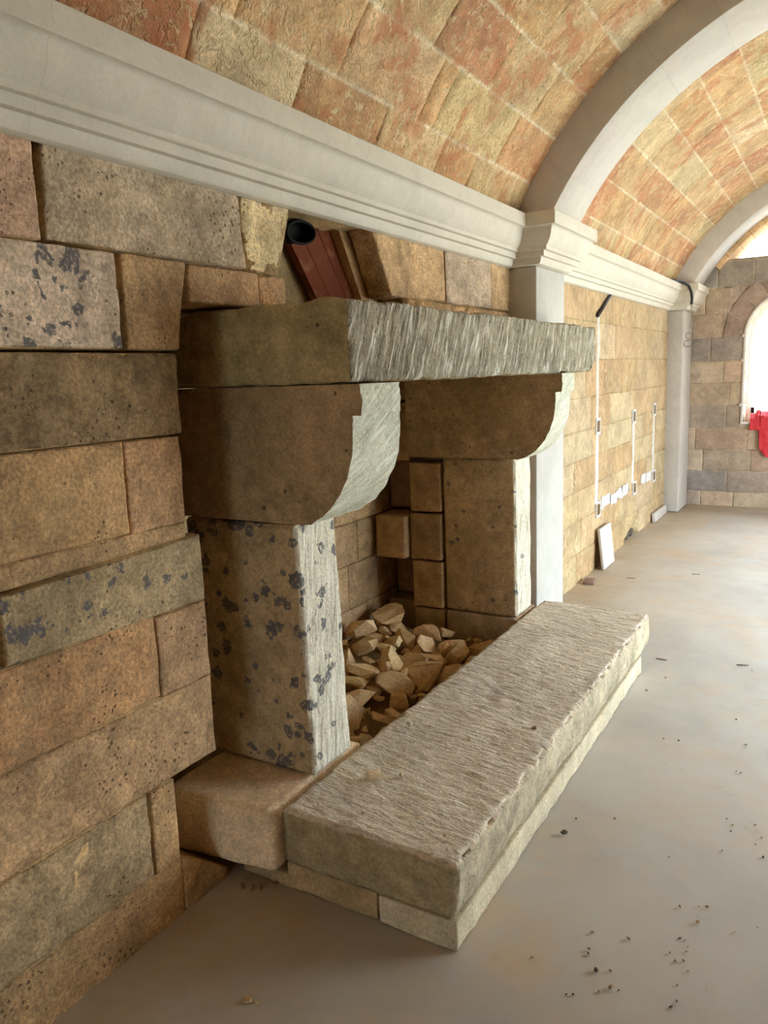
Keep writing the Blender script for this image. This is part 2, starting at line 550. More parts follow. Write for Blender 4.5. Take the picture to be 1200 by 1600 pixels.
def build_left_wall():
    b = MB()
    N = (1, 0, 0)
    def st(q, c, mix=(0, 0, 0), **k):
        k.setdefault('res', .022)
        dp = k.pop('depth', .24)
        b.stone(q, N, depth=dp, tint=jit(CT[c], .05), mix=mix, seed=rnd.uniform(0, 40), **k)
        b.mortar(q, N, depth=dp, rec=.0062, tint=MORT)
    # course A, directly under the cornice
    st(wq(.72, 1.945, 1.25, 2.185), 'pink', (0, .3, 0), amp=.003)
    st(wq(1.262, 1.947, 1.968, 2.185, (0, .018, 0, .012)), 'grey', (0, .25, 0), amp=.003)
    st(wq(1.972, 1.942, 2.155, 2.185, (.016, 0, .09, 0)), 'cream', (0, 0, 0), depth=.14, amp=.016, ns=9, edge=.03, chip=.03)
    # course B
    st(wq(.66, 1.694, 1.462, 1.938), 'lav', (2.2, .1, 0), amp=.004, proud=.002)
    st([(0, 1.482, 1.692), (0, 1.662, 1.692), (0, 1.72, 1.94), (0, 1.482, 1.94)], 'tan', (0, .35, 0), amp=.004)
    st(wq(1.726, 1.832, 2.045, 1.938, (0, 0, 0, 0)), 'tan', (0, .35, 0), amp=.003)
    st(wq(2.048, 1.826, 2.19, 1.936), 'tan', (0, .2, 0), amp=.003, edge=.025)
    # course C, rough dark
    st(wq(.66, 1.455, 1.652, 1.683), 'dark', (0, .85, 0), amp=.011, ns=16, chip=.02, proud=.004)
    # course D and the bedding strip below it
    st(wq(.66, 1.2, 1.43, 1.45), 'orange', (0, .35, 0), amp=.003)
    st(wq(1.434, 1.195, 1.64, 1.448), 'brown', (0, .3, 0), amp=.003)
    st(wq(.66, 1.128, 1.638, 1.2, (0, 0, 0, 0), (0, .022, -.004, 0)), 'brown', (.3, .3, 0), amp=.005, edge=.012, gap=.001)
    # course E
    st(wq(.5, .955, 1.012, 1.12), 'olive', (1.7, .3, 0), amp=.004)
    st(wq(1.03, .955, 1.692, 1.124, (0, 0, 0, 0), (0, -.012, .022, 0)), 'olive', (1.7, .3, 0), amp=.004)
    # course F
    st(wq(.5, .708, 1.485, .95), 'rust', (0, .5, 0), amp=.006)
    st(wq(1.489, .70, 1.692, .94), 'brown', (0, .5, 0), amp=.004)
    # course G
    st(wq(.5, .445, 1.69, .702), 'brown', (0, .7, 0), amp=.006)
    # course H
    st(wq(.5, .185, 1.40, .44), 'moss', (0, .8, 0), amp=.008, ns=16)
    st(wq(1.41, .178, 1.507, .435), 'orange', (0, .2, 0), amp=.003)
    # course I
    st(wq(.4, -.01, 1.507, .18), 'orange', (0, .5, 0), amp=.004)
    st([(0, 1.507, -.01), (0, 1.70, -.01), (0, 1.70, .03), (0, 1.507, .178)], 'orange', (0, .5, 0), amp=.003)
    # over the mantel, right of the hole
    st([(0, 2.915, 1.922), (0, 3.432, 1.932), (0, 3.425, 2.185), (0, 2.77, 2.185)], 'tan', (0, .2, 0), amp=.004, edge=.012, depth=.10)
    st(wq(3.438, 1.93, 3.99, 2.185), 'grey', (0, .4, 0), amp=.004)
    st(wq(3.994, 1.93, 4.26, 2.185), 'tan', (0, .3, 0), amp=.003)
    st(wq(3.02, 1.835, 3.5, 1.925), 'orange', (0, .2, 0), depth=.09, amp=.007, chip=.03, edge=.02)
    st(wq(3.5, 1.835, 4.26, 1.924), 'tan', (0, .2, 0), amp=.006, chip=.02, edge=.02)
    # beside the far pier
    for (z0, z1) in ((-.01, .3), (.3, .62), (.62, .95), (.95, 1.3), (1.3, 1.56)):
        st(wq(4.12, z0, 4.26, z1), 'brown', (0, .3, 0), res=.05)
    # nearer than the photo shows: plain courses running on
    zs = [-.01, .18, .44, .705, .95, 1.2, 1.452, 1.69, 1.94, 2.185]
    for k in range(9):
        e = [.4, .5, .5, .5, .5, .66, .66, .66, .72][k]
        y = e
        while y > YN:
            L = rnd.uniform(.5, .95)
            st(wq(max(YN, y - L), zs[k], y, zs[k + 1]), rnd.choice(['tan', 'grey', 'orange', 'brown', 'rust', 'olive']), (0, .3, 0), res=.06)
            y -= L
    # bay 2, fresh stone
    b2 = MB()
    def s2(q, c, mix=(0, 0, 0), **k):
        k.setdefault('res', .035)
        b2.stone(q, N, depth=.24, tint=jit(c, .07), mix=mix, seed=rnd.uniform(0, 40), gap=.0025, edge=.008, **k)
        b2.mortar(q, N, depth=.24, rec=.006, tint=lin((205, 180, 136)))
    tan2 = [(178, 152, 112), (172, 142, 102), (184, 162, 126), (176, 150, 112)]
    zs2 = [-.01, .22, .47, .70, .925, 1.14, 1.385, 1.665, 1.94, 2.185]
    for k in range(9):
        y = 4.74
        first = True
        while y < 8.84:
            L = rnd.uniform(.45, .9)
            if first: L *= rnd.uniform(.4, 1); first = False
            y1 = min(8.86, y + L)
            if 8.86 - y1 < .2: y1 = 8.86
            if k == 0 and (y < 7.66 and y1 > 7.04):   # broken hole at the floor
                if y < 7.05: s2(wq(y, zs2[0], 7.05, zs2[1]), rnd.choice(tan2), amp=.004)
                s2(wq(7.05, .03, 7.4, zs2[1], (0, 0, 0, 0), (0, .09, 0, 0)), rnd.choice(tan2), amp=.006, chip=.02)
                s2(wq(7.4, .12, 7.65, zs2[1], (0, 0, 0, 0), (0, .03, 0, 0)), rnd.choice(tan2), amp=.006, chip=.02)
                y1 = max(y1, 8.0)
                s2(wq(7.65, zs2[0], y1, zs2[1]), rnd.choice(tan2), amp=.004)
            else:
                s2(wq(y, zs2[k], y1, zs2[k + 1]), rnd.choice(tan2), amp=.004)
            y = y1
    b3 = MB()      # masonry behind both bays, closes the wall
    t = lin((150, 120, 84))
    b3.box((-.80, YN, -.02), (-.68, YB + .4, 2.4), t)
    b3.box((-.68, YN, 2.23), (.02, 2.1, 2.45), t)
    b3.box((-.68, 2.1, 2.23), (.02, YB, 2.45), t)
    b3.box((-.68, YN, -.02), (-.20, 1.50, 2.23), t)          # solid left of the fireplace
    b3.box((-.68, 4.13, -.02), (-.25, 7.05, 2.23), t)
    b3.box((-.68, 7.65, -.02), (-.25, YB, 2.23), t)
    b3.box((-.68, 7.05, .25), (-.25, 7.65, 2.23), t)
    b3.box((-.02, 8.84, -.02), (.0, YB, 2.3), t)
    o = b.build('wall_left', M['wall'], kind='structure')
    o2 = b2.build('stone_facing', M['wall2'], parent=o)
    o3 = b3.build('core_masonry', M['wall'], parent=o, smooth=False)


build_left_wall()


# ------------------------------------------------------------------ vault (ceiling)
def cyl(th, y, r):
    return (XC - r * math.cos(th), y, ZC + r * math.sin(th))


def build_vault():
    b = MB()
    R0 = 1.985
    cols = [(206, 178, 134), (198, 160, 114), (192, 148, 108), (208, 188, 148), (202, 170, 124), (188, 138, 102), (204, 176, 132)]
    vr = random.Random(5)
    fixed = {0: [1.2, 1.72, 2.2, 2.72, 3.22, 3.55], 1: [1.3, 1.85, 2.37, 2.94, 3.07, 3.75], 2: [1.7, 2.25, 2.82, 3.33, 3.85], 3: [2.3, 2.95, 3.5, 3.98]}
    th0 = math.radians(23.95); dth = math.radians(7.02)
    rows = int((math.radians(156.2) - th0) / dth) + 1
    for k in range(rows):
        ta = th0 + dth * k; tb = ta + dth
        vis = math.degrees(ta) < 95
        js = [YN]
        if k in fixed:
            y = YN
            while y < 1.0: y += vr.uniform(.4, .7); js.append(min(y, 1.0))
            js = [j for j in js if j < .95] + fixed[k] + [4.28]
        else:
            y = YN
            while y < 4.28:
                y += vr.uniform(.3, .68); js.append(min(y, 4.28))
        y = 4.72; js2 = [y]
        while y < 8.88:
            y += vr.uniform(.28, .72); js2.append(min(y, 8.88))
        for seq in (js, js2, [9.33, YB + .02]):
            for y0, y1 in zip(seq[:-1], seq[1:]):
                if y1 - y0 < .03: continue
                c = jit(vr.choice(cols), .08, vr)
                mort = lin((232, 218, 186))
                n_u = max(2, int((y1 - y0) / (.028 if vis and y1 > .8 else .2))); n_w = 9 if vis else 4
                sd = vr.uniform(0, 30)
                L = y1 - y0; H = (tb - ta) * R0
                ids = []
                for j in range(n_w + 1):
                    row = []
                    for i in range(n_u + 1):
                        # border rows squeezed to the edges so joints stay narrow
                        def sq(t, n, ln):
                            if t == 0: return 0
                            if t == n: return 1
                            if n < 4: return t / n
                            e = (.006 if n == n_u and n != n_w else .012) / ln
                            if t == 1: return e
                            if t == n - 1: return 1 - e
                            return e + (1 - 2 * e) * (t - 1) / (n - 2)
                        a = sq(i, n_u, L); bb = sq(j, n_w, H)
                        brd = i in (0, n_u) or j in (0, n_w)
                        y_ = y0 + L * a; th = ta + (tb - ta) * bb
                        p = cyl(th, y_, R0)
                        pp = (p[0] + sd, p[1], p[2] + sd)
                        d = .0035 * fbm(pp, 13, 3)
                        if brd: d = .008 if j not in (0, n_w) else .003
                        row.append(b.vert(cyl(th, y_, R0 + d), mort if (j in (0, n_w) and vis) else c, (0, .25, 0)))
                    ids.append(row)
                for j in range(n_w):
                    for i in range(n_u):
                        b.face((ids[j][i], ids[j][i + 1], ids[j + 1][i + 1], ids[j + 1][i]))
    o = b.build('ceiling', M['vault'], kind='structure')
    s = MB()   # outer shell
    n = 40
    for r in (2.02, 2.2):
        pass
    A, B = [], []
    for i in range(n + 1):
        th = math.radians(18) + math.radians(144) * i / n
        A.append(s.vert(cyl(th, YN - .2, 2.02), lin((150, 120, 84)))); B.append(s.vert(cyl(th, YB + .03, 2.02), lin((150, 120, 84))))
    for i in range(n):
        s.face((A[i], B[i], B[i + 1], A[i + 1]))
    s.build('vault_shell', M['vault'], parent=o)


build_vault()

# ------------------------------------------------------------------ cornice, pilasters, ribs
PROFILE = [(0.0, 2.163), (.012, 2.163), (.026, 2.168), (.034, 2.178), (.038, 2.192), (.040, 2.203), (.062, 2.204), (.063, 2.206), (.063, 2.232), (.081, 2.233),
           (.083, 2.235), (.083, 2.250), (.093, 2.258), (.104, 2.271), (.113, 2.285), (.1195, 2.300), (.1225, 2.315), (.1245, 2.328), (.1275, 2.338), (.133, 2.344), (.142, 2.3475),
           (.151, 2.348), (.153, 2.351), (.153, 2.413), (.150, 2.416), (.02, 2.416)]
CORN = (203, 196, 179)


def build_cornice(name, y0, y1, cuts):
    b = MB()
    ys = [y0] + [c for c in cuts if y0 < c < y1] + [y1]
    for a, c in zip(ys[:-1], ys[1:]):
        t = jit(CORN, .02)
        g = .0002
        A = [b.vert((p, a + g, z), t) for p, z in PROFILE]; B = [b.vert((p, c - g, z), t) for p, z in PROFILE]
        for i in range(len(PROFILE) - 1):
            b.face((A[i], B[i], B[i + 1], A[i + 1]))
        b.face(A); b.face(B[::-1])
    o = b.build(name, M['cornice'], kind='structure')
    me = o.data
    me.polygons.foreach_set('use_smooth', [True] * len(me.polygons))
    md = o.modifiers.new('edges', 'EDGE_SPLIT'); md.split_angle = math.radians(28)
    return o


build_cornice('trim_1', YN, 4.25, [-1.5, -.6, .3, 1.22, 1.9, 2.42, 3.1, 3.75])
build_cornice('trim_2', 4.75, 8.84, [5.6, 6.5, 7.3, 8.1])


def build_pilaster(name, y0, y1, proj=.16, soft=.008):
    root = MB()
    # shaft: stones with hairline joints and softened edges
    zs = [0, 2.163]
    for a, c in zip(zs[:-1], zs[1:]):
        root.rough((-.02, y0, a + .0006), (proj, y1, c - .0006), res=.3, r=soft, tint=jit((184, 179, 169), .02))
    o = root.build(name, M['cornice'], kind='structure')
    b = MB()
    def ring(p, z):
        return [(-.0, y0 - p, z), (proj + p, y0 - p, z), (proj + p, y1 + p, z), (-.0, y1 + p, z)]
    t = jit(CORN, .02)
    R = [[b.vert(q, t) for q in ring(p, z)] for p, z in PROFILE[1:-1]]
    for A, B in zip(R[:-1], R[1:]):
        for k in range(3):
            b.face((A[k], A[k + 1], B[k + 1], B[k]))
    b.face(R[-1]); b.face(R[0][::-1])
    cap = b.build('capital', M['cornice'], parent=o)
    md = cap.modifiers.new('edges', 'EDGE_SPLIT'); md.split_angle = math.radians(28)
    return o


build_pilaster('trim_3', 4.25, 4.75)
build_pilaster('trim_4', 8.84, 9.36, soft=.02)


def build_rib(name, y0, y1, r=1.80):
    b = MB()
    th0 = math.asin((2.4165 - ZC) / 2.03)
    n = 13
    for k in range(n):
        a = th0 + (PI - 2 * th0) * k / n + .00015; c = th0 + (PI - 2 * th0) * (k + 1) / n - .00015
        t = jit((190, 184, 173), .025)
        m = 6; e = .006
        prof = [(y0, r + .22), (y0, r + e), (y0 + e * .4, r + e * .3), (y0 + e, r), (y1 - e, r), (y1 - e * .4, r + e * .3), (y1, r + e), (y1, r + .22)]
        R = [[b.vert(cyl(a + (c - a) * i / m, y, rr), t) for (y, rr) in prof] for i in range(m + 1)]
        for A, B in zip(R[:-1], R[1:]):
            for q in range(len(prof) - 1):
                b.face((A[q], B[q], B[q + 1], A[q + 1]))
        b.face(R[0][::-1]); b.face(R[-1])
    o = b.build(name, M['cornice'], kind='structure')
    md = o.modifiers.new('edges', 'EDGE_SPLIT'); md.split_angle = math.radians(32)


build_rib('trim_5', 4.25, 4.75)
build_rib('trim_6', 8.84, 9.36)


# ------------------------------------------------------------------ far wall with windows and lunette
def build_far_wall():
    b = MB()
    N = (0, -1, 0)
    T_ = .47
    r2 = random.Random(3)
    cols = [(186, 166, 144), (176, 154, 132), (168, 150, 134), (190, 168, 142), (160, 142, 126)]
    dark = [(150, 140, 130), (156, 144, 132)]
    def q(x0, z0, x1, z1):
        return [(x0, YB, z0), (x1, YB, z0), (x1, YB, z1), (x0, YB, z1)]
    def st(qq, c, **k):
        b.stone(qq, N, depth=T_, tint=jit(c, .07, r2), mix=(0, r2.choice([0, .2, .5]), 0), seed=r2.uniform(0, 40), res=.045, edge=.012, amp=.005, gap=.003, **k)
        b.mortar(qq, N, depth=T_, rec=.0065, tint=lin((206, 188, 160)))
    zs = [-.01, .16, .40, .635, .885, 1.14, 1.385, 1.62, 1.88, 2.14, 2.41, 2.69]
    def in_open(x0, x1, z0, z1):
        return None
    # spans between openings for the courses beside the windows
    for k in range(len(zs) - 1):
        z0, z1 = zs[k], zs[k + 1]
        if z1 <= .9: spans = [(-.05, XR + .05)]
        elif z0 < 1.87: spans = [(-.05, .70), (1.58, 2.08), (2.96, XR + .05)]
        elif z0 < 2.40: spans = [(-.05, .47 if z0 < 2.1 else .55), (1.81, 1.85), (3.19, XR + .05)]
        else: spans = [(-.05, XR + .05)]
        z0_ = z0
        for (a, c) in spans:
            x = a
            while x < c - .01:
                L = r2.uniform(.26, .62)
                x1 = min(c, x + L)
                if c - x1 < .12: x1 = c
                dk = r2.random() < (.75 if k in (7, 10) else .12)
                if k == 5: dk = False
                st(q(x, z0_, x1, z1), r2.choice(dark if dk else cols))
                x = x1
    # window sills sit at .93
    for (a, c) in WIN:
        st(q(a - .03, .885, c + .03, .93), (190, 172, 148))
    # voussoirs
    for (a, c) in WIN:
        xc = (a + c) / 2; r = (c - a) / 2; zc = 1.88
        n = 9
        for i in range(n):
            t0 = PI * i / n; t1 = PI * (i + 1) / n
            def P(rr, t): return (xc - rr * math.cos(t), YB, zc + rr * math.sin(t))
            # outer radius limited so neighbouring rings meet
            st([P(r, t0), P(r + .235, t0), P(r + .235, t1), P(r, t1)], r2.choice([(160, 140, 126), (150, 130, 118), (168, 148, 132)]))
            # spandrel filling behind the ring
        seg = 18
        for i in range(seg):
            t0 = PI * i / seg; t1 = PI * (i + 1) / seg
            z_a, z_b = zc + (r + .235) * math.sin(t0), zc + (r + .235) * math.sin(t1)
            xa, xb = xc - (r + .235) * math.cos(t0), xc - (r + .235) * math.cos(t1)
            lo = min(z_a, z_b); xm = (xa + xb) / 2
            if max(z_a, z_b) < 2.405:
                st([(xa, YB, z_a), (xb, YB, z_b), (xb, YB, 2.41), (xa, YB, 2.41)], r2.choice(cols))
    # top of the low wall rounds over at the lunette sill
    st(q(.25, 2.66, XR - .25, 2.70), (170, 150, 132))
    # lunette ring (stone between rib and opening)
    n = 22
    for i in range(n):
        t0 = math.radians(36) + math.radians(108) * i / n; t1 = math.radians(36) + math.radians(108) * (i + 1) / n
        c0 = (206, 172, 128)
        A = [(XC - rr * math.cos(t), YB - .05, ZC + rr * math.sin(t)) for rr, t in ((1.745, t0), (2.02, t0), (2.02, t1), (1.745, t1))]
        b.stone(A, N, depth=T_ + .05, tint=jit(c0, .06, r2), mix=(0, .1, 0), seed=i * 1.3, res=.05, edge=.01, amp=.004, gap=.001)
    b.build('wall_back', M['far'], kind='structure')

    for i, (a, c) in enumerate(WIN):
        xc = (a + c) / 2; r = (c - a) / 2; zc = 1.88
        f = MB()
        y = YB + T_ - .06
        def arc(rr, n=20):
            return [(xc - rr, .93)] + [(xc - rr * math.cos(PI * k / n), zc + rr * math.sin(PI * k / n)) for k in range(n + 1)] + [(xc + rr, .93)]
        O, I = arc(r - .002), arc(r - .05)
        for yy in (0,):
            A = [f.vert((x, y, z)) for x, z in O]; B = [f.vert((x, y, z)) for x, z in I]
            A2 = [f.vert((x, y + .05, z)) for x, z in O]; B2 = [f.vert((x, y + .05, z)) for x, z in I]
            for k in range(len(O) - 1):
                f.face((A[k], B[k], B[k + 1], A[k + 1])); f.face((B[k], B2[k], B2[k + 1], B[k + 1])); f.face((A2[k + 1], B2[k + 1], B2[k], A2[k]))
        f.box((xc - r + .05, y, .93), (xc + r - .05, y + .05, .98))
        wo = f.build('window_%d' % (i + 1), M['frame'], kind='structure', smooth=False)
        e = MB()  # white strips stand in for the lit arris around the opening
        e.tube([(xc - rr, YB - .008, z) for rr, z in ((r + .004, .94),)] + [(xc - (r + .004) * math.cos(PI * k / 24), YB - .008, zc + (r + .004) * math.sin(PI * k / 24)) for k in range(25)] + [(xc + r + .004, YB - .008, .94)], .014, 6)
        e.box((xc - r - .015, YB - .022, .925), (xc + r + .015, YB + .01, .945))
        for zz in (1.14, 1.62, 1.885):
            e.box((xc - r - .032, YB - .02, zz - .015), (xc - r + .006, YB, zz + .015))
        e.build('lit_edge', M['plaster'], parent=wo, smooth=False)
        if i == 0:
            h = MB(); h.box((xc - r + .05, y - .03, 1.0), (xc - r + .085, y, 1.09)); h.build('window_latch', M['dark'], parent=wo, smooth=False)


build_far_wall()


# ------------------------------------------------------------------ right wall and wall behind the camera (out of view, they bounce the light)
def build_other_walls():
    b = MB()
    t = jit((196, 170, 132), .02)
    ys = sorted(OPEN_R)
    y = YN
    for (a, c, z0, z1) in ys:
        b.box((XR, y, -.02), (XR + .5, a, 2.45), t)
        if z0 > 0: b.box((XR, a, -.02), (XR + .5, c, z0), t)
        b.box((XR, a, z1), (XR + .5, c, 2.45), t)
        y = c
    b.box((XR, y, -.02), (XR + .5, YB + .47, 2.45), t)
    b.build('wall_right', M['wall2'], kind='structure', smooth=False)
    b = MB()
    b.box((-.7, YN - .3, -.02), (REAR_FILL[0], YN, 3.8), t)
    b.box((REAR_FILL[1], YN - .3, -.02), (XR + .5, YN, 3.8), t)
    b.box((REAR_FILL[0], YN - .3, -.02), (REAR_FILL[1], YN, REAR_FILL[2]), t)
    b.box((REAR_FILL[0], YN - .3, REAR_FILL[3]), (REAR_FILL[1], YN, 3.8), t)
    b.build('wall_front', M['wall2'], kind='structure', smooth=False)
    g = MB()
    g.box((-8, -10, -.4), (20, 30, -.05), lin((190, 180, 165)))
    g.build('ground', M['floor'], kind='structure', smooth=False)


build_other_walls()

# ------------------------------------------------------------------ fireplace
# lintel / mantel beam: rests on the corbels
Y0M, Y1M = 1.897, 4.47


def mantel():
    b = MB()
    ca, sa = math.cos(.40), math.sin(.40)
    def disp(p, n):
        d = .003 * fbm(p, 9, 3)
        if n.x > .2:
            s_ = p.y * ca - p.z * sa; l_ = p.y * sa + p.z * ca
            g = noise.noise((s_ * 46, l_ * 6, 1.3)) + .55 * noise.noise((s_ * 95, l_ * 12, 5.1))
            g2 = noise.noise((s_ * 14, l_ * 3, 9.1))
            d += n.x * (.0075 * g + .006 * g2)
        if n.z < -.3 or n.z > .3:
            d += .008 * n1(p, 14, 2.) - (.012 * max(0, n1(p, 11, 4.)) if abs(n.z) < .9 else 0)
        return d
    def deform(p):
        x, y, z = p
        if z < 1.64 and y > 4.36:                        # worn lower corner at the far end
            k = sst((y - 4.36) / .11) * sst((1.66 - z) / .08); z += .05 * k
        if x < .0 and z > 1.79 and y < 2.3:
            z -= .0
        if z > 1.72 and x < -.10: z -= .02 * sst((-.10 - x) / .14)
        if y > 4.215: x = max(x, .172)
        if x < -.1 and y > 4.1: y = min(y, 4.12 + .0)
        return Vector((x, y, z))
    def colf(p, n):
        k = sst((n.x - .2) / .4)
        e = lin((150, 132, 94)); f = lin((152, 143, 120))
        return tuple(e[i] * (1 - k) + f[i] * k for i in range(3)), (0, .45, 0)
    b.rough((-.30, Y0M, 1.582), (.432, Y1M, 1.822), res=.0085, r=.012, disp=disp, deform=deform, colf=colf)
    # faces turned to the camera are smooth sawn, the front is tooled
    o = b.build('mantel_beam', [M['mantel'], M['mantel_end']], origin=(.1, 3.18, 1.582))
    me = o.data
    for p in me.polygons:
        if p.normal.x < .45: p.material_index = 1
    tag(o, 'long grey stone mantel beam with a rough chiselled front face, lying across both corbels', 'mantel')
    return o


mantel()


def corbel(y0, y1, top_in, label, far=False):
    """quarter-round stone bracket under the mantel"""
    b = MB()
    zt, zb = 1.578, 1.150
    xb = -.42 if far else -.31
    yb1 = y1 + .05 if not far else y1 + .04       # body is a little wider than the fillet
    prof = [(xb, zb), (.0, zb), (.225, zb)]
    # curve from the foot to the upright nose
    P = [(.262, 1.156), (.325, 1.195), (.368, 1.245), (.400, 1.30), (.418, 1.355), (.426, 1.41), (.428, 1.45), (.428, 1.487)]
    prof += P
    fil = [(.428, 1.4885), (.458, 1.4885), (.462, 1.53), (.458, 1.578)]
    def shape(pts, ya, yb, dense):
        # profile refined
        pr = []
        for (a, c) in zip(pts[:-1], pts[1:]):
            L = math.hypot(c[0] - a[0], c[1] - a[1]); n = max(1, int(L / dense))
            for i in range(n): pr.append((a[0] + (c[0] - a[0]) * i / n, a[1] + (c[1] - a[1]) * i / n))
        pr.append(pts[-1])
        return pr
    body = shape(prof, y0, yb1, .012)
    top = shape(fil, y0, y1, .012)
    back = [(xb, zt)]
    ny = 18
    def sweep(pr, ya, yb, amp):
        R = []
        for j in range(ny + 1):
            y = ya + (yb - ya) * j / ny
            row = []
            for i, (x, z) in enumerate(pr):
                a = pr[max(0, i - 1)]; c = pr[min(len(pr) - 1, i + 1)]
                tx, tz = c[0] - a[0], c[1] - a[1]; L = math.hypot(tx, tz) or 1
                nx, nz = tz / L, -tx / L
                s_ = y * .82 + z * .57
                d = amp * (noise.noise((s_ * 3, x * 20 + z * 70 - y * 40, 2.)) * .8 + noise.noise((y * 25, z * 25, x * 25)) * .8) if x > .2 else 0
                jy = .003 * noise.noise((x * 30, z * 30, j * .1)) if j in (0, ny) else 0
                row.append((x + nx * d, y + jy, z + nz * d))
            R.append(row)
        return R
    F1, F2 = lin((206, 203, 180)), lin((178, 152, 114))
    B1, B2 = sweep(body, y0, yb1, .0035), sweep(top, y0, y1, .004)
    for R in (B1, B2):
        I = [[b.vert(p, F1, (0, .15, 0)) for p in row] for row in R]
        for A, Bq in zip(I[:-1], I[1:]):
            for i in range(len(A) - 1):
                b.face((A[i], A[i + 1], Bq[i + 1], Bq[i]), 1)
    # ledge between body and fillet
    for (ya, yb) in ((y0, yb1),):
        l = [b.vert(p, F1, (0, .2, 0)) for p in ((.428, y0, 1.4885), (.428, yb1, 1.487), (.3, yb1, 1.4885), (.3, y0, 1.4885))]
        b.face(l, 1)
    # side faces
    for j, (ya, R1, R2) in enumerate(((y0, B1[0], B2[0]), (y1, B1[-1], B2[-1]))):
        out = list(R1)
        if j == 0:
            out += [p for p in R2[1:]]
            out += [(xb, ya, zt)]
            idx = [b.vert(p, F2, (0, .6, 0)) for p in out]
            b.face(idx, 0)
        else:
            o1 = [b.vert(p, F2, (0, .6, 0)) for p in out + [(xb, yb1, 1.487)]]
            b.face(o1[::-1], 0)
            o2 = [b.vert(p, F2, (0, .6, 0)) for p in list(R2) + [(xb, y1, zt), (xb, y1, 1.4885)]]
            b.face(o2[::-1], 0)
    # top and back
    b.face([b.vert(p, F2) for p in ((xb, y0, zt), (.458, y0, zt), (.458, y1, zt), (xb, y1, zt))])
    b.face([b.vert(p, F2) for p in ((xb, y0, zb), (xb, y0, zt), (xb, y1, zt), (xb, yb1, 1.487), (xb, yb1, zb))])
    o = b.build('corbel', [M['corbel'], M['corbel_front']], origin=(.05, (y0 + y1) / 2, zb), smooth=True)
    for p in o.data.polygons:
        if len(p.vertices) > 4: p.use_smooth = False
    md = o.modifiers.new('edges', 'EDGE_SPLIT'); md.split_angle = math.radians(40)
    tag(o, label, 'corbel', 'corbels carrying the mantel')
    return o


corbel(1.905, 2.135, .46, 'large curved stone corbel with pale tooled nose, nearer one, on the spotted pier')
corbel(3.765, 3.965, .46, 'curved stone corbel under the far end of the mantel, beside the white pilaster', far=True)


def pier(y0, y1, label, lich, seed, xb):
    b = MB()
    def disp(p, n):
        pp = (p.x + seed, p.y, p.z)
        d = .003 * fbm(pp, 11, 3)
        if n.x > .2: d += n.x * (.0045 * noise.noise((p.y * 75 + p.z * 6, p.z * 7, seed)) + .003 * noise.noise((p.y * 30, p.z * 4, seed + 3)))
        if max(abs(n.x), abs(n.y), abs(n.z)) < .93: d -= .010 * max(0, n1(pp, 24, 3.)) + .004
        return d
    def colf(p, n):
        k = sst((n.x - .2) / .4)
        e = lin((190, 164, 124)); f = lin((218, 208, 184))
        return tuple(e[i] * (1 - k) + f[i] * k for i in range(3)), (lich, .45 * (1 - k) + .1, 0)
    def deform(p):
        # leans and broadens slightly towards the foot
        t = (p.z - .28) / .86
        return Vector((p.x, p.y + (1 - t) * .035 * (1 if seed < 5 else .4), p.z))
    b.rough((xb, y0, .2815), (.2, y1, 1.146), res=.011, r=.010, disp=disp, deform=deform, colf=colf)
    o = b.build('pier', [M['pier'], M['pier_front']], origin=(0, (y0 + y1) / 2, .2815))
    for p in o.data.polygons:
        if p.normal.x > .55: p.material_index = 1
    tag(o, label, 'pier', 'fireplace piers')
    return o


pier(1.897, 2.125, 'upright stone pier with dark lichen spots, nearest, standing on the pale base block', 2.3, 1.0, -.27)
pier(3.80, 4.03, 'plain tan upright stone pier at the far side of the fireplace, below the far corbel', .9, 9.0, -.222)


def base_blocks():
    b = MB()
    def disp(p, n):
        d = .003 * fbm(p, 8, 3)
        if n.z > .3 and n.x > .1: d += .012 * n1(p, 34, 3.) - .004
        return d
    def deform(p):
        y = p.y + (p.x - .2) * .10 * (1 - sst((p.y - 1.7) / .3))
        return Vector((p.x, y, p.z + (.0 if p.z > .15 else -.012 * (1 - (p.x + .22) / .42))))
    b.rough((-.235, 1.70, .066), (.198, 2.24, .272), res=.014, r=.022, disp=disp, deform=deform, tint=lin((230, 204, 166)), mix=(0, .15, 0))
    o = b.build('base_block', M['rock'], origin=(0, 1.95, .066))
    tag(o, 'pale squared base block under the near spotted pier, jutting past the hearth', 'stone block')
    b = MB()
    b.rough((-.218, 3.80, 0), (.198, 4.11, .276), res=.03, r=.01, disp=lambda p, n: .003 * fbm(p, 9, 3), tint=lin((176, 150, 118)), mix=(0, .2, 0))
    o = b.build('base_block', M['pier'], origin=(0, 3.95, 0))
    tag(o, 'low tan base block under the far pier, behind the hearth slab', 'stone block')


base_blocks()


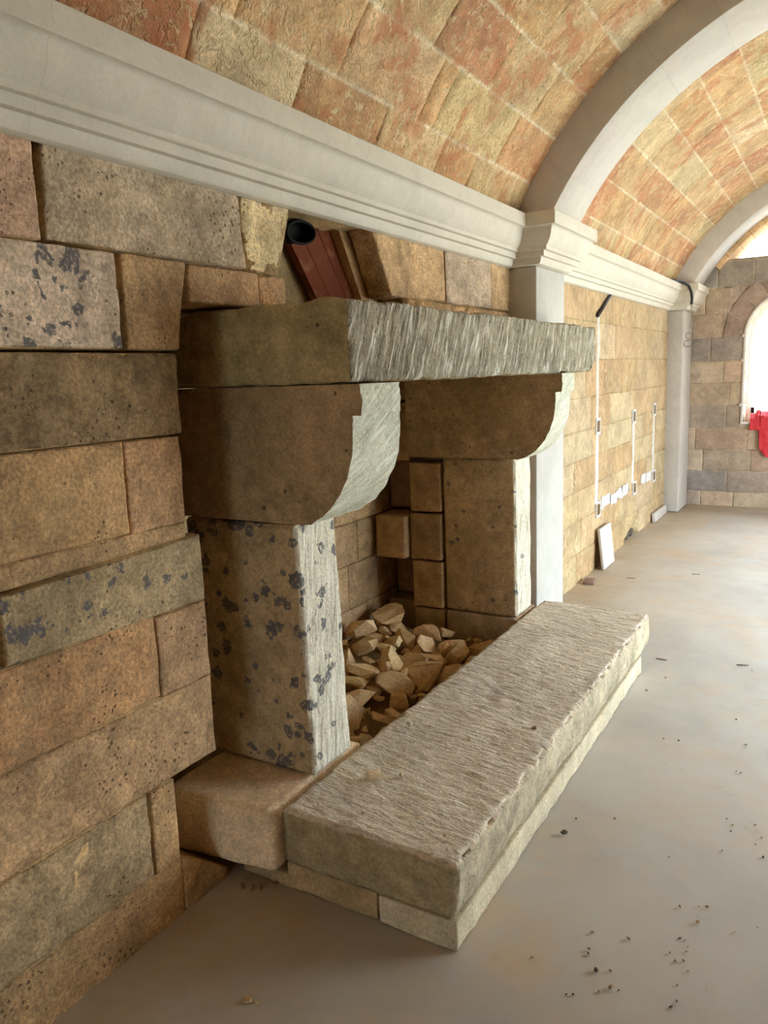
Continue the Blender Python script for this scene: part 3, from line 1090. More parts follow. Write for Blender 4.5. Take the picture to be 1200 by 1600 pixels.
def hearth():
    b = MB()
    def disp(p, n):
        d = .002 * fbm(p, 9, 3)
        if n.z > .2:
            d += n.z * (.0042 * noise.noise((p.x * 13 + p.y * 3, p.y * 52 + p.x * 5, 2.)) + .0028 * noise.noise((p.x * 32, p.y * 90, 7.)) + .004 * noise.noise((p.x * 6, p.y * 6, 3.)))
        if n.x > .2: d += n.x * (.009 * fbm(p, 7, 4))
        e = max(abs(n.x), abs(n.y), abs(n.z))
        if e < .95: d -= .028 * max(0, n1(p, 11, 8.) + .12) + .014 * max(0, n1(p, 34, 2.))
        return d
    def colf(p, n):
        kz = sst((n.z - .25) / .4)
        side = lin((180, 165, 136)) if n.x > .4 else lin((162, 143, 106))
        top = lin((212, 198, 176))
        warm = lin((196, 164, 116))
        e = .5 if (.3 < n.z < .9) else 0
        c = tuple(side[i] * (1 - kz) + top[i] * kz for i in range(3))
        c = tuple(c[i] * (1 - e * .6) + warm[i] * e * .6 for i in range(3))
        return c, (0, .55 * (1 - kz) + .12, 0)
    def deform(p):
        t = (p.x - .21) / .6
        z = p.z
        if z > .2: z += .012 * (1 - t) - .0
        x = p.x
        if z < .16 and x > .6: x -= .012 * (1 - (z - .09) / .07)
        return Vector((x, p.y + (0.0), z))
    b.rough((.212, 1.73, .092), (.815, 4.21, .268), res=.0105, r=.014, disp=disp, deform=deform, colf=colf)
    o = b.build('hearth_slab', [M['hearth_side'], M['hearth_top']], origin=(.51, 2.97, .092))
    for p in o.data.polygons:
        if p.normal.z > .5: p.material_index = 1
    tag(o, 'long raised hearth slab of pale tooled stone in front of the fire opening', 'hearth')
    pl = empty('hearth_plinth', (.4, 2.9, 0))
    tag(pl, 'low mortared plinth course under the hearth slab, resting on the floor', 'plinth')
    c = MB()
    c.rough((.555, 1.733, 0), (.812, 4.02, .0905), res=.02, r=.006, disp=lambda p, n: .006 * fbm(p, 8, 4) * (1 if n.z < .5 else 0), tint=lin((194, 180, 150)), mix=(0, .3, 0))
    c.build('front_course', M['rock'], parent=pl)
    c = MB()
    c.rough((.03, 1.742, 0), (.546, 1.9, .044), res=.02, r=.006, disp=lambda p, n: .004 * fbm(p, 8, 3), tint=lin((168, 142, 102)), mix=(0, .3, 0))
    c.rough((.216, 1.742, .0), (.546, 1.9, .0895), res=.02, r=.006, disp=lambda p, n: .004 * fbm(p, 8, 3), tint=lin((168, 142, 102)), mix=(0, .3, 0))
    c.rough((.215, 1.9, .0), (.546, 4.1, .0905), res=.1, r=.006, tint=lin((168, 142, 102)), mix=(0, .3, 0))
    c.build('inner_course', M['rock'], parent=pl)


hearth()


# masonry inside the fire opening: separate squared stones
def firebox():
    r3 = random.Random(8)
    def blk(lo, hi, c, label, r=.012, group='squared stones lining the fire opening'):
        b = MB()
        sd = r3.uniform(0, 30)
        b.rough(lo, hi, res=.03, r=r, disp=lambda p, n: .003 * fbm((p.x + sd, p.y, p.z), 10, 3) - .004, tint=jit(c, .06, r3), mix=(0, .35, 0))
        o = b.build('stone_block', M['pier'], origin=((lo[0] + hi[0]) / 2, (lo[1] + hi[1]) / 2, lo[2]))
        tag(o, label, 'stone block', group)
    g = .004
    tan, br, dk = (178, 146, 106), (164, 134, 98), (150, 122, 92)
    far = 4.10
    # column next to the far pier
    blk((-.425, 3.80, .0), (-.228, far, .276), tan, 'squared block at the foot of the fire opening, left of the far base block')
    blk((-.425, 3.79, .28), (-.232, far, .555), tan, 'squared stone low beside the far pier, first above the foot block')
    blk((-.43, 3.785, .56), (-.232, far, .83), br, 'squared pitted stone halfway up beside the far pier')
    blk((-.43, 3.79, .835), (-.232, far, 1.115), tan, 'squared stone beside the far pier, right below the far corbel')
    # column in the corner
    blk((-.638, 3.86, .0), (-.43, far, .29), br, 'low block in the back corner of the fire opening, behind the rubble')
    blk((-.638, 3.98, .294), (-.43, far, .56), dk, 'recessed dark block in the back corner of the fire opening')
    blk((-.632, 3.735, .565), (-.435, far, .815), tan, 'jutting squared stone in the back corner of the fire opening')
    blk((-.638, 3.93, .825), (-.435, far, 1.11), dk, 'recessed stone in the corner above the jutting stone')
    blk((-.638, 3.82, 1.115), (-.435, far, 1.45), br, 'tall stone in the corner left of the far corbel')
    blk((-.638, 3.85, 1.454), (-.44, far, 1.80), br, 'stone high in the corner just under the mantel')
    # back of the opening: courses with joints
    b = MB()
    zs = [-.01, .31, .565, .80, 1.06, 1.34, 1.62, 1.82]
    for k in range(7):
        y = 1.55
        while y < 4.0:
            L = r3.uniform(.3, .6); y1 = min(4.05, y + L)
            if 4.05 - y1 < .12: y1 = 4.05
            q = [(-.66, y, zs[k]), (-.66, y1, zs[k]), (-.66, y1, zs[k + 1]), (-.66, y, zs[k + 1])]
            b.stone(q, (1, 0, 0), depth=.02, tint=jit(r3.choice([tan, br]), .08, r3), mix=(0, .3, 0), seed=r3.uniform(0, 20), amp=.006, edge=.014, res=.03)
            b.mortar(q, (1, 0, 0), depth=.012, rec=.007, tint=lin((140, 112, 78)))
            y = y1
    b.box((-.68, 1.52, -.02), (-.335, 1.95, 1.82), lin((150, 120, 84)))
    b.box((-.68, 1.50, 1.83), (-.26, 2.05, 2.23), lin((150, 120, 84)))
    b.box((-.68, 3.3, 1.83), (-.26, 4.13, 2.23), lin((150, 120, 84)))
    b.build('wall_firebox', M['wall'], kind='structure')


firebox()


# hole over the mantel with the flue inside
def flue():
    f = MB()
    P = [(-.17, 2.395, 2.18), (-.15, 2.64, 1.832), (-.15, 2.99, 1.832), (-.17, 2.775, 2.18)]
    def panel(P, th, name, mat, tint=(1, 1, 1)):
        m = MB()
        n = (Vector(P[1]) - Vector(P[0])).cross(Vector(P[3]) - Vector(P[0])).normalized()
        if n.x < 0: n = -n
        A = [m.vert(p, tint) for p in P]; B = [m.vert(Vector(p) - n * th, tint) for p in P]
        m.face(A); m.face(B[::-1])
        for i in range(4): m.face((A[i], B[i], B[(i + 1) % 4], A[(i + 1) % 4]))
        return m
    root = empty('chimney_flue', (-.3, 2.6, 1.83))
    tag(root, 'leaning red-brown clay flue seen inside the broken hole above the mantel', 'flue')
    panel(P, .03, '', None).build('clay_panel', M['terra'], parent=root, smooth=False, recalc=True)
    for t in (.28, .62):
        a = Vector(P[0]).lerp(Vector(P[3]), t); c = Vector(P[1]).lerp(Vector(P[2]), t)
        m = MB(); m.tube([a + Vector((-.001, 0, 0)), c + Vector((-.001, 0, 0))], .004, 6); m.build('clay_rib', M['terra'], parent=root)
    cheek = lin((190, 158, 116))
    Q = [(-.125, 2.715, 2.19), (-.12, 2.915, 1.832), (-.12, 3.05, 1.832), (-.125, 2.85, 2.19)]
    panel(Q, .04, '', None, cheek).build('side_strip', M['rock'], parent=root, smooth=False, recalc=True)
    Q = [(-.215, 2.215, 2.18), (-.205, 2.215, 1.832), (-.205, 2.70, 1.832), (-.215, 2.44, 2.18)]
    panel(Q, .04, '', None, lin((150, 128, 90))).build('back_panel', M['rock'], parent=root, smooth=False, recalc=True)
    d = MB()
    n = 24
    ring = [(-.10, 2.43 + .088 * math.cos(2 * PI * k / n), 2.128 + .040 * math.sin(2 * PI * k / n) + .008 * math.cos(2 * PI * k / n)) for k in range(n)]
    d.tube(ring, .005, 8, closed=True)
    d.build('pipe_rim', M['dark'], parent=root)
    d2 = MB()
    c = [d2.vert((-.101, p[1], p[2])) for p in ring]; e = [d2.vert((-.148, p[1], p[2] + .004)) for p in ring]
    for k in range(n): d2.face((c[k], c[(k + 1) % n], e[(k + 1) % n], e[k]))
    d2.face(e)
    d2.build('pipe_bore', M['dark'], parent=root)
    # closes the hole's roof with broken bedding under the cornice
    m = MB()
    m.rough((-.27, 2.17, 2.178), (-.004, 2.80, 2.235), res=.025, r=.01, disp=lambda p, n: .012 * fbm(p, 12, 3), tint=lin((206, 180, 132)))
    o = m.build('trim_7', M['rock'], kind='structure')


flue()

# ------------------------------------------------------------------ rubble inside the fire opening
def rock_size(i):
    q = random.Random(900 + i)
    return q.uniform(.15, .25) if i < 34 else (q.uniform(.08, .14) if i < 95 else q.uniform(.035, .07))


def rock_mesh(i):
    """angular limestone fragment: hull of scattered points"""
    q = random.Random(500 + i)
    s = rock_size(i)
    ax = (s * .5, s * .5 * q.uniform(.6, .85), s * .5 * q.uniform(.3, .55))
    bm = bmesh.new()
    for k in range(q.randint(11, 18)):
        v = Vector((q.gauss(0, 1), q.gauss(0, 1), q.gauss(0, 1))).normalized()
        e = 1.0 / max(abs(v.x), abs(v.y), abs(v.z)) * .35 + .65 * q.uniform(.8, 1.0)
        bm.verts.new((v.x * ax[0] * e, v.y * ax[1] * e, v.z * ax[2] * e))
    res = bmesh.ops.convex_hull(bm, input=bm.verts)
    bmesh.ops.delete(bm, geom=[g for g in res['geom_interior'] if isinstance(g, bmesh.types.BMVert)], context='VERTS')
    bmesh.ops.dissolve_limit(bm, angle_limit=math.radians(14), verts=bm.verts, edges=bm.edges)
    bmesh.ops.recalc_face_normals(bm, faces=bm.faces)
    me = bpy.data.meshes.new('rock_piece')
    bm.to_mesh(me); bm.free()
    return me

ROCKS = [[-321,2287,126,305,-720,-621,-29],[-198,3511,172,824,-233,146,-492],[-206,2799,136,742,-40,-39,667],[77,3485,118,61,15,-997,19],[-224,3177,175,507,-614,589,132],[-433,3263,214,871,-10,-382,-307],[-158,2331,95,987,138,-24,66],[-229,3621,194,227,-964,82,100],[-121,3019,140,57,-125,133,-981],[-303,3466,193,164,226,-291,914],[-309,3036,169,2,112,-978,171],[-395,2841,149,303,63,863,397],[-89,3346,152,111,-979,-134,97],[-418,2378,99,30,867,455,196],[-438,2749,135,835,267,65,475],[-64,3591,152,351,-928,70,91],[-584,2746,144,583,-400,387,-590],[106,3226,147,91,-166,140,971],[-157,2620,138,246,-633,-731,-51],[-449,2299,69,204,-500,361,759],[-426,2503,133,45,-513,848,-115],[-500,2366,142,35,-506,-406,759],[-435,3116,172,730,-163,575,-328],[-11,3483,138,542,-319,-375,680],[-267,2940,153,177,980,51,-57],[84,3670,125,377,56,-140,-913],[-386,2713,145,490,541,123,671],[-499,3638,263,47,422,-894,-131],[184,3328,152,736,-255,515,355],[-557,2567,136,856,-42,89,-506],[-166,3249,126,245,-717,-614,-214],[-14,3172,150,411,47,145,-897],[19,2460,110,381,-26,0,-923],[-554,3413,235,786,-561,-255,-3],[-612,2514,123,28,64,-992,-98],[80,2741,97,967,30,220,-113],[68,2679,90,660,-275,146,-682],[-98,3517,157,298,-891,340,-23],[156,3439,94,408,-99,110,-900],[-563,3180,182,710,-129,-71,-687],[-510,2939,153,58,164,-981,74],[144,3513,92,52,-929,325,161],[157,2851,70,848,-28,-216,-480],[-557,2269,104,176,-378,885,203],[-434,3485,198,348,-37,71,-933],[-510,2796,150,255,64,257,929],[-258,3336,150,247,17,-152,-956],[106,3081,98,224,-559,-769,212],[-608,3122,187,973,102,201,-19],[-600,2423,107,66,-361,928,40],[183,3250,92,393,-543,-605,427],[161,3019,93,182,392,847,307],[-164,3081,124,961,88,166,198],[-338,3414,176,198,949,242,18],[-289,2754,145,131,442,27,-886],[-303,3239,152,176,161,970,-22],[-463,3408,202,988,33,80,-120],[-470,3528,208,6,-568,-821,32],[72,2627,100,354,-687,-607,-180],[108,3381,105,696,4,260,-668],[-110,3429,134,640,82,-84,758],[148,3171,95,50,124,-987,-81],[-307,2820,138,578,277,-552,-532],[-22,2885,117,505,-691,490,162],[-309,2685,126,952,65,136,-264],[-188,2939,128,940,6,70,-330],[-604,3746,241,17,43,-998,-17],[-486,2632,145,277,-204,-34,-937],[180,3429,119,77,-711,-668,201],[-84,2539,87,452,-122,522,-712],[-38,2745,100,105,-214,-970,-4],[-578,2887,165,195,-242,-893,322],[-404,3583,208,855,159,99,482],[107,3551,120,643,740,157,109],[-126,3133,146,318,-715,212,-583],[33,2368,87,879,-279,134,-359],[-350,3336,184,3,-989,-64,122],[-327,2412,111,711,260,-70,-648],[-590,3047,174,118,953,272,-53],[-216,3101,170,342,-772,-256,-469],[-7,3284,114,826,-203,7,-523],[121,3437,141,51,-34,991,111],[-11,2813,101,19,-981,119,147],[-572,3249,198,660,22,33,-749],[-191,3407,163,27,-519,-749,-409],[57,3352,108,491,257,248,793],[-369,3200,162,990,-24,48,-121],[160,2647,77,802,-47,-50,-592],[-240,2415,114,107,143,-227,-956],[-190,3727,175,845,-86,91,519],[175,3543,120,110,-634,-755,-119],[-565,2844,149,688,-683,21,-240],[178,3594,92,739,-293,-552,247],[-495,3002,157,958,39,58,276],[-342,3391,201,957,240,-152,18],[-478,2309,85,57,115,-989,-51],[193,3008,139,433,729,407,336],[-33,2594,86,28,-415,-908,27],[-241,3377,152,254,-923,-238,158],[158,2512,74,12,111,-987,-109],[-84,2421,83,17,948,289,127],[174,2384,72,197,96,-30,974],[-113,3485,138,208,958,-36,-189],[-380,2508,105,89,-391,912,-80],[197,2447,75,485,-610,579,-232],[-615,3484,218,46,-123,972,188],[-449,2901,138,60,255,-961,-77],[72,2278,70,38,488,854,168],[-116,2721,104,109,-668,-206,-706],[189,2731,72,25,-988,17,147],[-246,2328,84,129,131,978,91],[-344,2728,115,262,-41,-65,961],[-220,2370,84,152,47,38,-985],[-55,2326,83,41,-206,-971,-109],[-186,3341,141,861,270,257,342],[-476,3182,170,40,-212,970,-103],[180,2562,74,13,-938,-276,203],[-332,2868,129,4,-709,683,168],[195,2763,75,508,-130,-499,689],[24,3019,93,168,815,-504,-228],[-373,2895,130,10,732,-679,-41],[-210,2262,79,76,-942,275,-168],[-485,2904,146,805,19,502,-312],[-38,3631,124,604,-673,336,-260],[-143,2916,109,213,-944,-246,28],[-186,3178,126,142,-941,278,122],[-361,2790,120,247,312,-916,-9],[195,2620,71,175,683,707,32],[195,2899,79,111,-924,161,-326],[-10,3072,101,278,-213,-470,-809],[-12,3763,128,69,19,602,-794],[-363,2574,104,645,-514,92,-556],[1,3362,111,21,58,352,-933],[-555,1932,59,59,556,827,44],[-5,3724,126,990,70,96,58],[-391,3431,198,86,-641,497,-577],[141,2886,81,938,-13,239,248],[-202,3297,137,61,253,12,964],[-169,2520,89,902,198,186,334],[-262,3399,159,953,213,27,211],[-269,3517,166,289,-166,-648,683],[6,3059,98,123,292,-902,-290],[-356,2769,123,102,377,-873,-288],[-610,2991,163,23,268,-962,-21],[-426,3446,189,4,198,979,25],[-306,2611,106,837,79,-179,-509],[77,3427,102,302,-820,-481,50],[-219,3361,148,163,-177,-63,-968],[53,2594,84,24,-247,692,-676],[-64,2381,80,962,67,116,234],[-14,3022,101,651,53,-129,-745],[-408,3332,174,482,79,-262,832],[-51,2640,92,806,293,-276,-432],[-64,3754,129,509,-309,787,156],[116,2899,80,376,210,-39,901],[-314,2918,127,596,-31,34,-800],[33,3324,104,35,614,-782,85],[-118,2766,107,132,765,563,278],[191,2539,70,310,-18,-11,-949],[160,2588,71,392,-257,337,815],[177,3695,85,640,-275,472,-539],[103,3000,88,106,372,-879,-277],[-65,2920,99,10,150,56,986],[-335,3533,178,667,647,363,-38],[84,2819,83,34,234,-260,935],[180,2944,76,404,-172,129,-888],[-378,2978,145,615,303,-70,-724],[-68,3410,122,119,57,-128,982],[131,3480,87,300,27,-433,-849],[-503,2887,150,258,58,51,962],[-520,2855,148,173,-785,586,88],[-210,3203,139,469,-763,433,87],[172,2321,72,535,104,-419,-725],[-426,3358,178,856,-142,41,-493],[-327,2756,121,605,348,500,511]]


def rubble():
    for i, (x, y, z, a, b_, c_, d_) in enumerate(ROCKS):
        if z < -20: continue
        me = rock_mesh(i)
        me.materials.append(M['rock'])
        q = random.Random(i)
        t = jit(q.choice([(198, 166, 118), (206, 176, 130), (186, 152, 106), (194, 160, 110)]), .08, q)
        at = me.attributes.new('tint', 'FLOAT_COLOR', 'POINT')
        at.data.foreach_set('color', [v for _ in me.vertices for v in (t[0], t[1], t[2], 1.0)])
        o = D.objects.new('rock_piece', me)
        o.rotation_mode = 'QUATERNION'
        o.location = (x / 1000, y / 1000, z / 1000)
        o.rotation_quaternion = (a / 999, b_ / 999, c_ / 999, d_ / 999)
        C.objects.link(o)
        s = rock_size(i)
        if s > .145:
            tag(o, 'big angular piece of broken tan limestone in the rubble heap behind the hearth', 'rock', 'big stones of the rubble heap in the fire opening')
        elif s > .075:
            tag(o, 'fist-sized piece of broken tan limestone in the rubble heap behind the hearth', 'rock', 'medium stones of the rubble heap in the fire opening')
        else:
            tag(o, 'small chip of broken tan limestone in the rubble heap behind the hearth', 'rock', 'small chips of the rubble heap in the fire opening')


def mound():
    b = MB(); n = 40; ids = []
    for i in range(n + 1):
        row = []
        for j in range(n + 1):
            x = -.632 + .82 * i / n; y = 1.965 + 1.80 * j / n
            z = .02 + .17 * max(0, min(1, (.25 - x) / .8)) * max(0, min(1, (y - 2.1) / 1.6))
            row.append(b.vert((x, y, z - .012 + .010 * fbm((x, y, 0), 16, 4)), lin((150, 120, 80)), (0, .4, 0)))
        ids.append(row)
    for i in range(n):
        for j in range(n): b.face((ids[i][j], ids[i + 1][j], ids[i + 1][j + 1], ids[i][j + 1]))
    o = b.build('rubble_dust', M['rock'], origin=(-.2, 2.9, 0), kind='stuff')
    tag(o, 'bed of stone dust and grit under the rubble in the fire opening', 'rubble')


mound()
rubble()


# ------------------------------------------------------------------ crumbs and chips
def pebble(name, loc, s, c, label, cat, group=None, seed=0, flat=.7):
    q = random.Random(seed)
    bm = bmesh.new()
    for k in range(12):
        v = Vector((q.gauss(0, 1), q.gauss(0, 1), q.gauss(0, 1))).normalized()
        bm.verts.new((v.x * s * .5, v.y * s * .5 * .8, v.z * s * .5 * flat))
    r = bmesh.ops.convex_hull(bm, input=bm.verts)
    bmesh.ops.delete(bm, geom=[g for g in r['geom_interior'] if isinstance(g, bmesh.types.BMVert)], context='VERTS')
    zmin = min(v.co.z for v in bm.verts)
    for v in bm.verts: v.co.z -= zmin
    bmesh.ops.recalc_face_normals(bm, faces=bm.faces)
    me = D.meshes.new(name); bm.to_mesh(me); bm.free()
    me.materials.append(M['rock'])
    t = lin(c)
    at = me.attributes.new('tint', 'FLOAT_COLOR', 'POINT')
    at.data.foreach_set('color', [v for _ in me.vertices for v in (t[0], t[1], t[2], 1.0)])
    o = D.objects.new(name, me)
    o.location = loc; o.rotation_euler = (0, 0, q.uniform(0, 6))
    C.objects.link(o)
    tag(o, label, cat, group)
    return o


FLOOR_BITS = [(1.12, 1.984), (1.13, 1.915), (1.135, 1.896), (1.169, 1.845), (1.203, 1.863), (1.22, 1.805), (1.195, 1.779), (1.238, 1.807), (1.217, 2.006),
              (1.066, 3.297), (1.126, 3.306), (1.377, 2.166), (1.343, 2.078), (1.369, 2.053), (1.368, 2.03), (1.367, 1.992), (1.384, 1.959), (1.33, 2.005), (1.348, 1.982),
              (1.368, 1.896), (1.376, 1.84), (1.357, 2.074), (1.367, 1.813), (1.124, 1.73), (1.003, 1.81), (1.139, 1.737), (.911, 2.527), (1.406, 2.735), (1.405, 2.691),
              (1.393, 2.562), (1.382, 2.767), (1.372, 3.136), (1.389, 3.133), (1.322, 4.289), (1.245, 2.446), (1.032, 2.589), (1.389, 2.548), (1.475, 2.174), (1.529, 2.222),
              (1.32, 2.211), (1.369, 2.24), (1.391, 2.248), (1.27, 4.345), (.89, 3.786), (.943, 3.994), (1.318, 3.63), (1.382, 3.387), (1.474, 2.77), (1.501, 2.698), (1.514, 2.585),
              (1.485, 2.649)]


def crumbs():
    q = random.Random(21)
    for i, (x, y) in enumerate(FLOOR_BITS):
        c = q.choice([(178, 148, 108), (150, 126, 96), (200, 176, 138), (96, 82, 66)])
        s = q.uniform(.007, .014) * (1 + .1 * (y - 2))
        if i in (0, 3, 5): s *= 1.5
        pebble('stone_crumb', (x, y, 0), s, c, 'tiny stone crumb lying on the open screed floor in front of the hearth', 'pebble', 'stone crumbs on the open floor', seed=i)
    k = 200
    for (x, y) in [(.11, 1.69), (.09, 1.665), (.13, 1.70), (.15, 1.715), (.12, 1.675), (.075, 1.68), (.17, 1.72), (.14, 1.69)]:
        k += 1
        pebble('stone_crumb', (x, y, 0), q.uniform(.010, .024), (140, 112, 74), 'small crumb of dark mortar on the floor below the pale base block', 'pebble', 'crumbs below the base block', seed=k)
    for (x, y, s) in [(.045, 1.457, .022), (.09, 1.348, .009), (.03, 1.29, .012), (.40, 1.32, .035), (.422, 1.329, .016)]:
        k += 1
        pebble('stone_crumb', (x, y, 0), s, (196, 168, 122), 'pale pebble on the shaded floor between the left wall and the hearth', 'pebble', 'pebbles on the shaded floor', seed=k, flat=.35)
    pebble('stone_chip', (.899, 2.415, 0), .034, (84, 80, 62), 'dark flat stone chip alone on the floor beside the long hearth front', 'pebble', seed=77, flat=.5)
    pebble('stone_chip', (.456, 2.071, .276), .026, (190, 164, 128), 'small tan pebble on the hearth slab, right behind the pale wooden offcut', 'pebble', seed=78)
    pebble('stone_chip', (.304, 2.405, .284), .034, (206, 190, 158), 'round pale pebble near the back edge of the hearth slab, by the rubble', 'pebble', seed=79)
    pebble('stone_chip', (.457, 1.826, .276), .018, (200, 180, 150), 'small pale pebble near the nearest edge of the hearth slab', 'pebble', seed=80)
    pebble('stone_chip', (.724, 2.616, .270), .032, (150, 132, 110), 'grey-brown flat pebble near the outer edge of the hearth slab', 'pebble', seed=81, flat=.4)
    b = MB()
    b.rough((-.022, -.013, 0), (.022, .013, .022), res=.02, r=.0015)
    o = b.build('wood_offcut', M['wood'])
    o.location = (.38, 2.02, .2795); o.rotation_euler = (0, 0, .75)
    tag(o, 'small pale wooden block offcut lying on the hearth slab near the spotted pier', 'offcut')
    for j, (x, y, a) in enumerate([(.87, 4.26, -.1), (1.27, 4.35, .3), (.33, 5.9, .2), (.75, 6.2, .05)]):
        b = MB(); b.rough((-.03, -.003, 0), (.03, .003, .004), res=.05, r=.001)
        o = b.build('wood_splinter', M['brownchip']); o.location = (x, y, 0); o.rotation_euler = (0, 0, a)
        tag(o, 'thin brown wood splinter lying on the floor past the hearth', 'splinter', 'splinters on the far floor')


crumbs()


# ------------------------------------------------------------------ services in the second bay
def chase(y, z0, z1, w_, label, seed):
    q = random.Random(seed)
    b = MB()
    n = 26
    rows = []
    for i in range(n + 1):
        z = z0 + (z1 - z0) * i / n
        hw = w_ * .5 * (1 + .5 * noise.noise((z * 7, seed, 0)))
        c = y + .02 * noise.noise((z * 3, seed, 4))
        row = []
        for k in range(5):
            t = k / 4
            x = .010 if k in (1, 2, 3) else -.004
            x += .003 * noise.noise((z * 18, t * 4, seed)) if 0 < k < 4 else 0
            row.append(b.vert((x, c - hw + 2 * hw * t, z), (1, 1, 1)))
        rows.append(row)
    for A, B in zip(rows[:-1], rows[1:]):
        for k in range(4): b.face((A[k], A[k + 1], B[k + 1], B[k]))
    b.face(rows[0][::-1]); b.face(rows[-1])
    o = b.build('plaster_chase', M['plaster'], origin=(0, y, z0))
    tag(o, label, 'plaster')


chase(6.10, .53, 1.09, .06, 'white plaster strip down the wall between the boxes nearest the white pilaster', 1)
chase(6.09, 1.20, 1.98, .04, 'narrow white plaster strip rising from the upper box nearest the white pilaster', 2)
chase(7.33, .53, 1.09, .05, 'white plaster strip down the wall between the middle pair of boxes', 3)
chase(8.22, .53, 1.10, .05, 'white plaster strip between the last pair of boxes beside the far pilaster', 4)


def low_chase():
    root = empty('plaster_band', (0, 7.2, .5))
    tag(root, 'patchy white plaster band along the low wall joining the three lower boxes', 'plaster')
    q = random.Random(6)
    y = 6.24
    i = 0
    while y < 8.12:
        L = q.uniform(.12, .3)
        if not (7.32 < y + L + .03 and y < 7.48):
            b = MB()
            z = .50 + .02 * q.uniform(-1, 1)
            b.rough((-.003, y, z - .045), (.009, y + L, z + .045), res=.03, r=.006, disp=lambda p, n: .022 * n1(p, 16, 2.) * (1 if abs(n.x) < .8 else .1))
            b.build('plaster_dab', M['plaster'], parent=root)
            c = MB(); c.rough((-.003, y + L + .004, z - .035), (.007, y + L + .03, z + .03), res=.02, r=.004)
            c.build('pipe_end', M['cable'], parent=root)
        y += L + .035
        i += 1


low_chase()
WHERE = [(6.106, 1.145, 'upper', 'nearest the white pilaster'), (7.33, 1.145, 'upper', 'in the middle of the bay'), (8.22, 1.16, 'upper', 'nearest the far pilaster'),
         (6.14, .478, 'lower', 'behind the leaning marble board'), (7.40, .472, 'lower', 'in the middle of the plaster band'), (8.27, .475, 'lower', 'at the far end of the plaster band')]
for (y, z, lv, wh) in WHERE:
    root = empty('electrical_box', (0, y, z))
    tag(root, '%s recessed electrical box in the pale wall, %s' % (lv, wh), 'electrical box', 'electrical boxes in the far bay wall')
    b = MB()
    for lo, hi in (((-.004, y - .06, z + .045), (.012, y + .06, z + .065)), ((-.004, y - .06, z - .065), (.012, y + .06, z - .045)),
                   ((-.004, y - .06, z - .045), (.012, y - .044, z + .045)), ((-.004, y + .044, z - .045), (.012, y + .06, z + .045))):
        b.box(lo, hi)
    b.build('plaster_rim', M['plaster'], parent=root, smooth=False)
    b = MB(); b.box((-.004, y - .043, z - .044), (.009, y + .043, z + .044)); b.build('box_back', M['boxin'], parent=root, smooth=False)

b = MB(); b.tube([(.012, 6.40, 2.158), (.012, 6.22, 2.07), (.012, 6.035, 1.985)], .014, 8)
o = b.build('conduit', M['cable'], origin=(0, 6.2, 2.07)); tag(o, 'short dark conduit slanting down the wall from under the cornice', 'conduit')

# cable hanging at the far pilaster
P = [(.10, 8.30, 2.428), (.13, 8.48, 2.432), (.175, 8.62, 2.425), (.225, 8.655, 2.39), (.25, 8.66, 2.33), (.262, 8.66, 2.26), (.258, 8.66, 2.20)]
b = MB(); b.tube(P, .014, 8)
root = empty('hanging_cable', (.2, 8.6, 2.0))
tag(root, 'grey cable looping down from the cornice over the far pilaster capital', 'cable')
b.build('sheath', M['cable'], parent=root)
b = MB()
W_ = [(.258, 8.66, 2.20), (.262, 8.67, 2.08), (.255, 8.68, 2.0)]
for k in range(40):
    t = k / 39 * 4 * PI
    W_.append((.245 + .035 * math.sin(t * 1.0) * (1 if k < 20 else 1.5), 8.68 - .02 * math.cos(t), 1.945 - .004 * k + .05 * math.cos(t)))
b.tube(W_, .004, 6); b.build('bare_wire', M['wire'], parent=root)

# board, skirting, chips, hole
b = MB(); b.rough((0, 0, 0), (.022, .335, .33), res=.2, r=.003)
o = b.build('marble_board', M['marble']); o.location = (.062, 6.055, .001); o.rotation_euler = (0, -.115, 0)
tag(o, 'pale marble board leaning upright against the far bay wall, near the pilaster', 'board')
b = MB(); b.rough((0, 0, 0), (.03, .62, .09), res=.2, r=.003)
o = b.build('skirting_piece', M['marble']); o.location = (.022, 8.17, 0); o.rotation_euler = (0, -.12, 0)
tag(o, 'low strip of pale marble skirting at the wall foot by the far pilaster', 'skirting')
b = MB(); b.rough((-.04, -.07, 0), (.04, .07, .018), res=.2, r=.002)
o = b.build('tile_chip', M['brownchip']); o.location = (.075, 5.66, 0); o.rotation_euler = (0, 0, .15)
tag(o, 'flat brown tile fragment on the floor at the wall foot past the pilaster', 'tile')


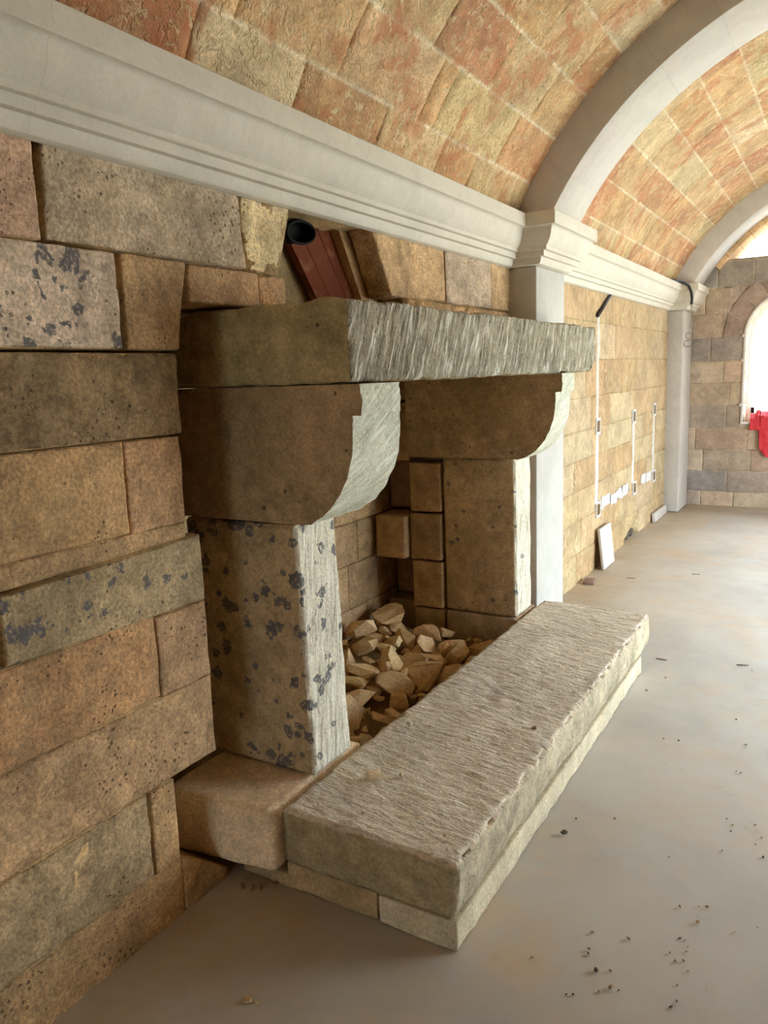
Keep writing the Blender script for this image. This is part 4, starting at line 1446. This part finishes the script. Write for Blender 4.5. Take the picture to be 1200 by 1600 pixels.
# loose earth in the broken wall-foot hole, dark colour stands in for shade
b = MB()
b.rough((-.225, 7.26, 0), (-.03, 7.60, .05), res=.02, r=.02, disp=lambda p, n: .02 * fbm(p, 14, 3), tint=lin((74, 66, 58)))
b.rough((-.40, 7.09, 0), (-.275, 7.60, .17), res=.03, r=.02, disp=lambda p, n: .015 * fbm(p, 10, 3), tint=lin((62, 54, 46)))
o = b.build('earth_shade_fill', M['rock'], origin=(-.13, 7.35, 0), kind='stuff')
tag(o, 'loose earth coloured dark for the shade inside the broken hole at the foot of the far bay wall', 'earth')


# red cloth over the far window sill
def cloth():
    b = MB()
    nx, ns = 60, 44
    P = [(9.78, .955), (9.66, .985), (9.55, 1.03), (9.47, 1.045), (9.405, .995), (9.385, .93)]
    def path(s, zend):
        pts = P + [(9.375, zend)]
        d = [0]
        for a, c in zip(pts[:-1], pts[1:]): d.append(d[-1] + math.hypot(c[0] - a[0], c[1] - a[1]))
        L = d[-1] * s
        for k in range(len(pts) - 1):
            if L <= d[k + 1] or k == len(pts) - 2:
                t = (L - d[k]) / (d[k + 1] - d[k]); return pts[k][0] + (pts[k + 1][0] - pts[k][0]) * t, pts[k][1] + (pts[k + 1][1] - pts[k][1]) * t
    ids = []
    for i in range(nx + 1):
        x = .785 + .70 * i / nx
        zend = .87 - .02 * (x - .79) / .1 if x < .885 else .60 + .03 * math.sin(x * 30)
        row = []
        for j in range(ns + 1):
            y, z = path(j / ns, zend)
            f = .022 * noise.noise((x * 11, j * .07, 2.)) + .014 * noise.noise((x * 26 + z * 14, z * 9, 5.))
            z += f * .9 + (.02 if x > .84 and y < 9.6 and y > 9.39 else 0); y -= abs(f) * .9
            xx = x + .012 * noise.noise((z * 12, x * 6, 8.))
            if y > 9.4: z = max(z, .95)
            else: y = min(y, 9.378)
            row.append(b.vert((xx, y, z)))
        ids.append(row)
    for i in range(nx):
        for j in range(ns):
            b.face((ids[i][j], ids[i + 1][j], ids[i + 1][j + 1], ids[i][j + 1]))
    o = b.build('red_cloth', M['red'], origin=(1.1, 9.45, .95))
    md = o.modifiers.new('thickness', 'SOLIDIFY'); md.thickness = .006; md.offset = 1
    tag(o, 'crumpled bright red cloth draped over the far arched window sill', 'cloth')


cloth()
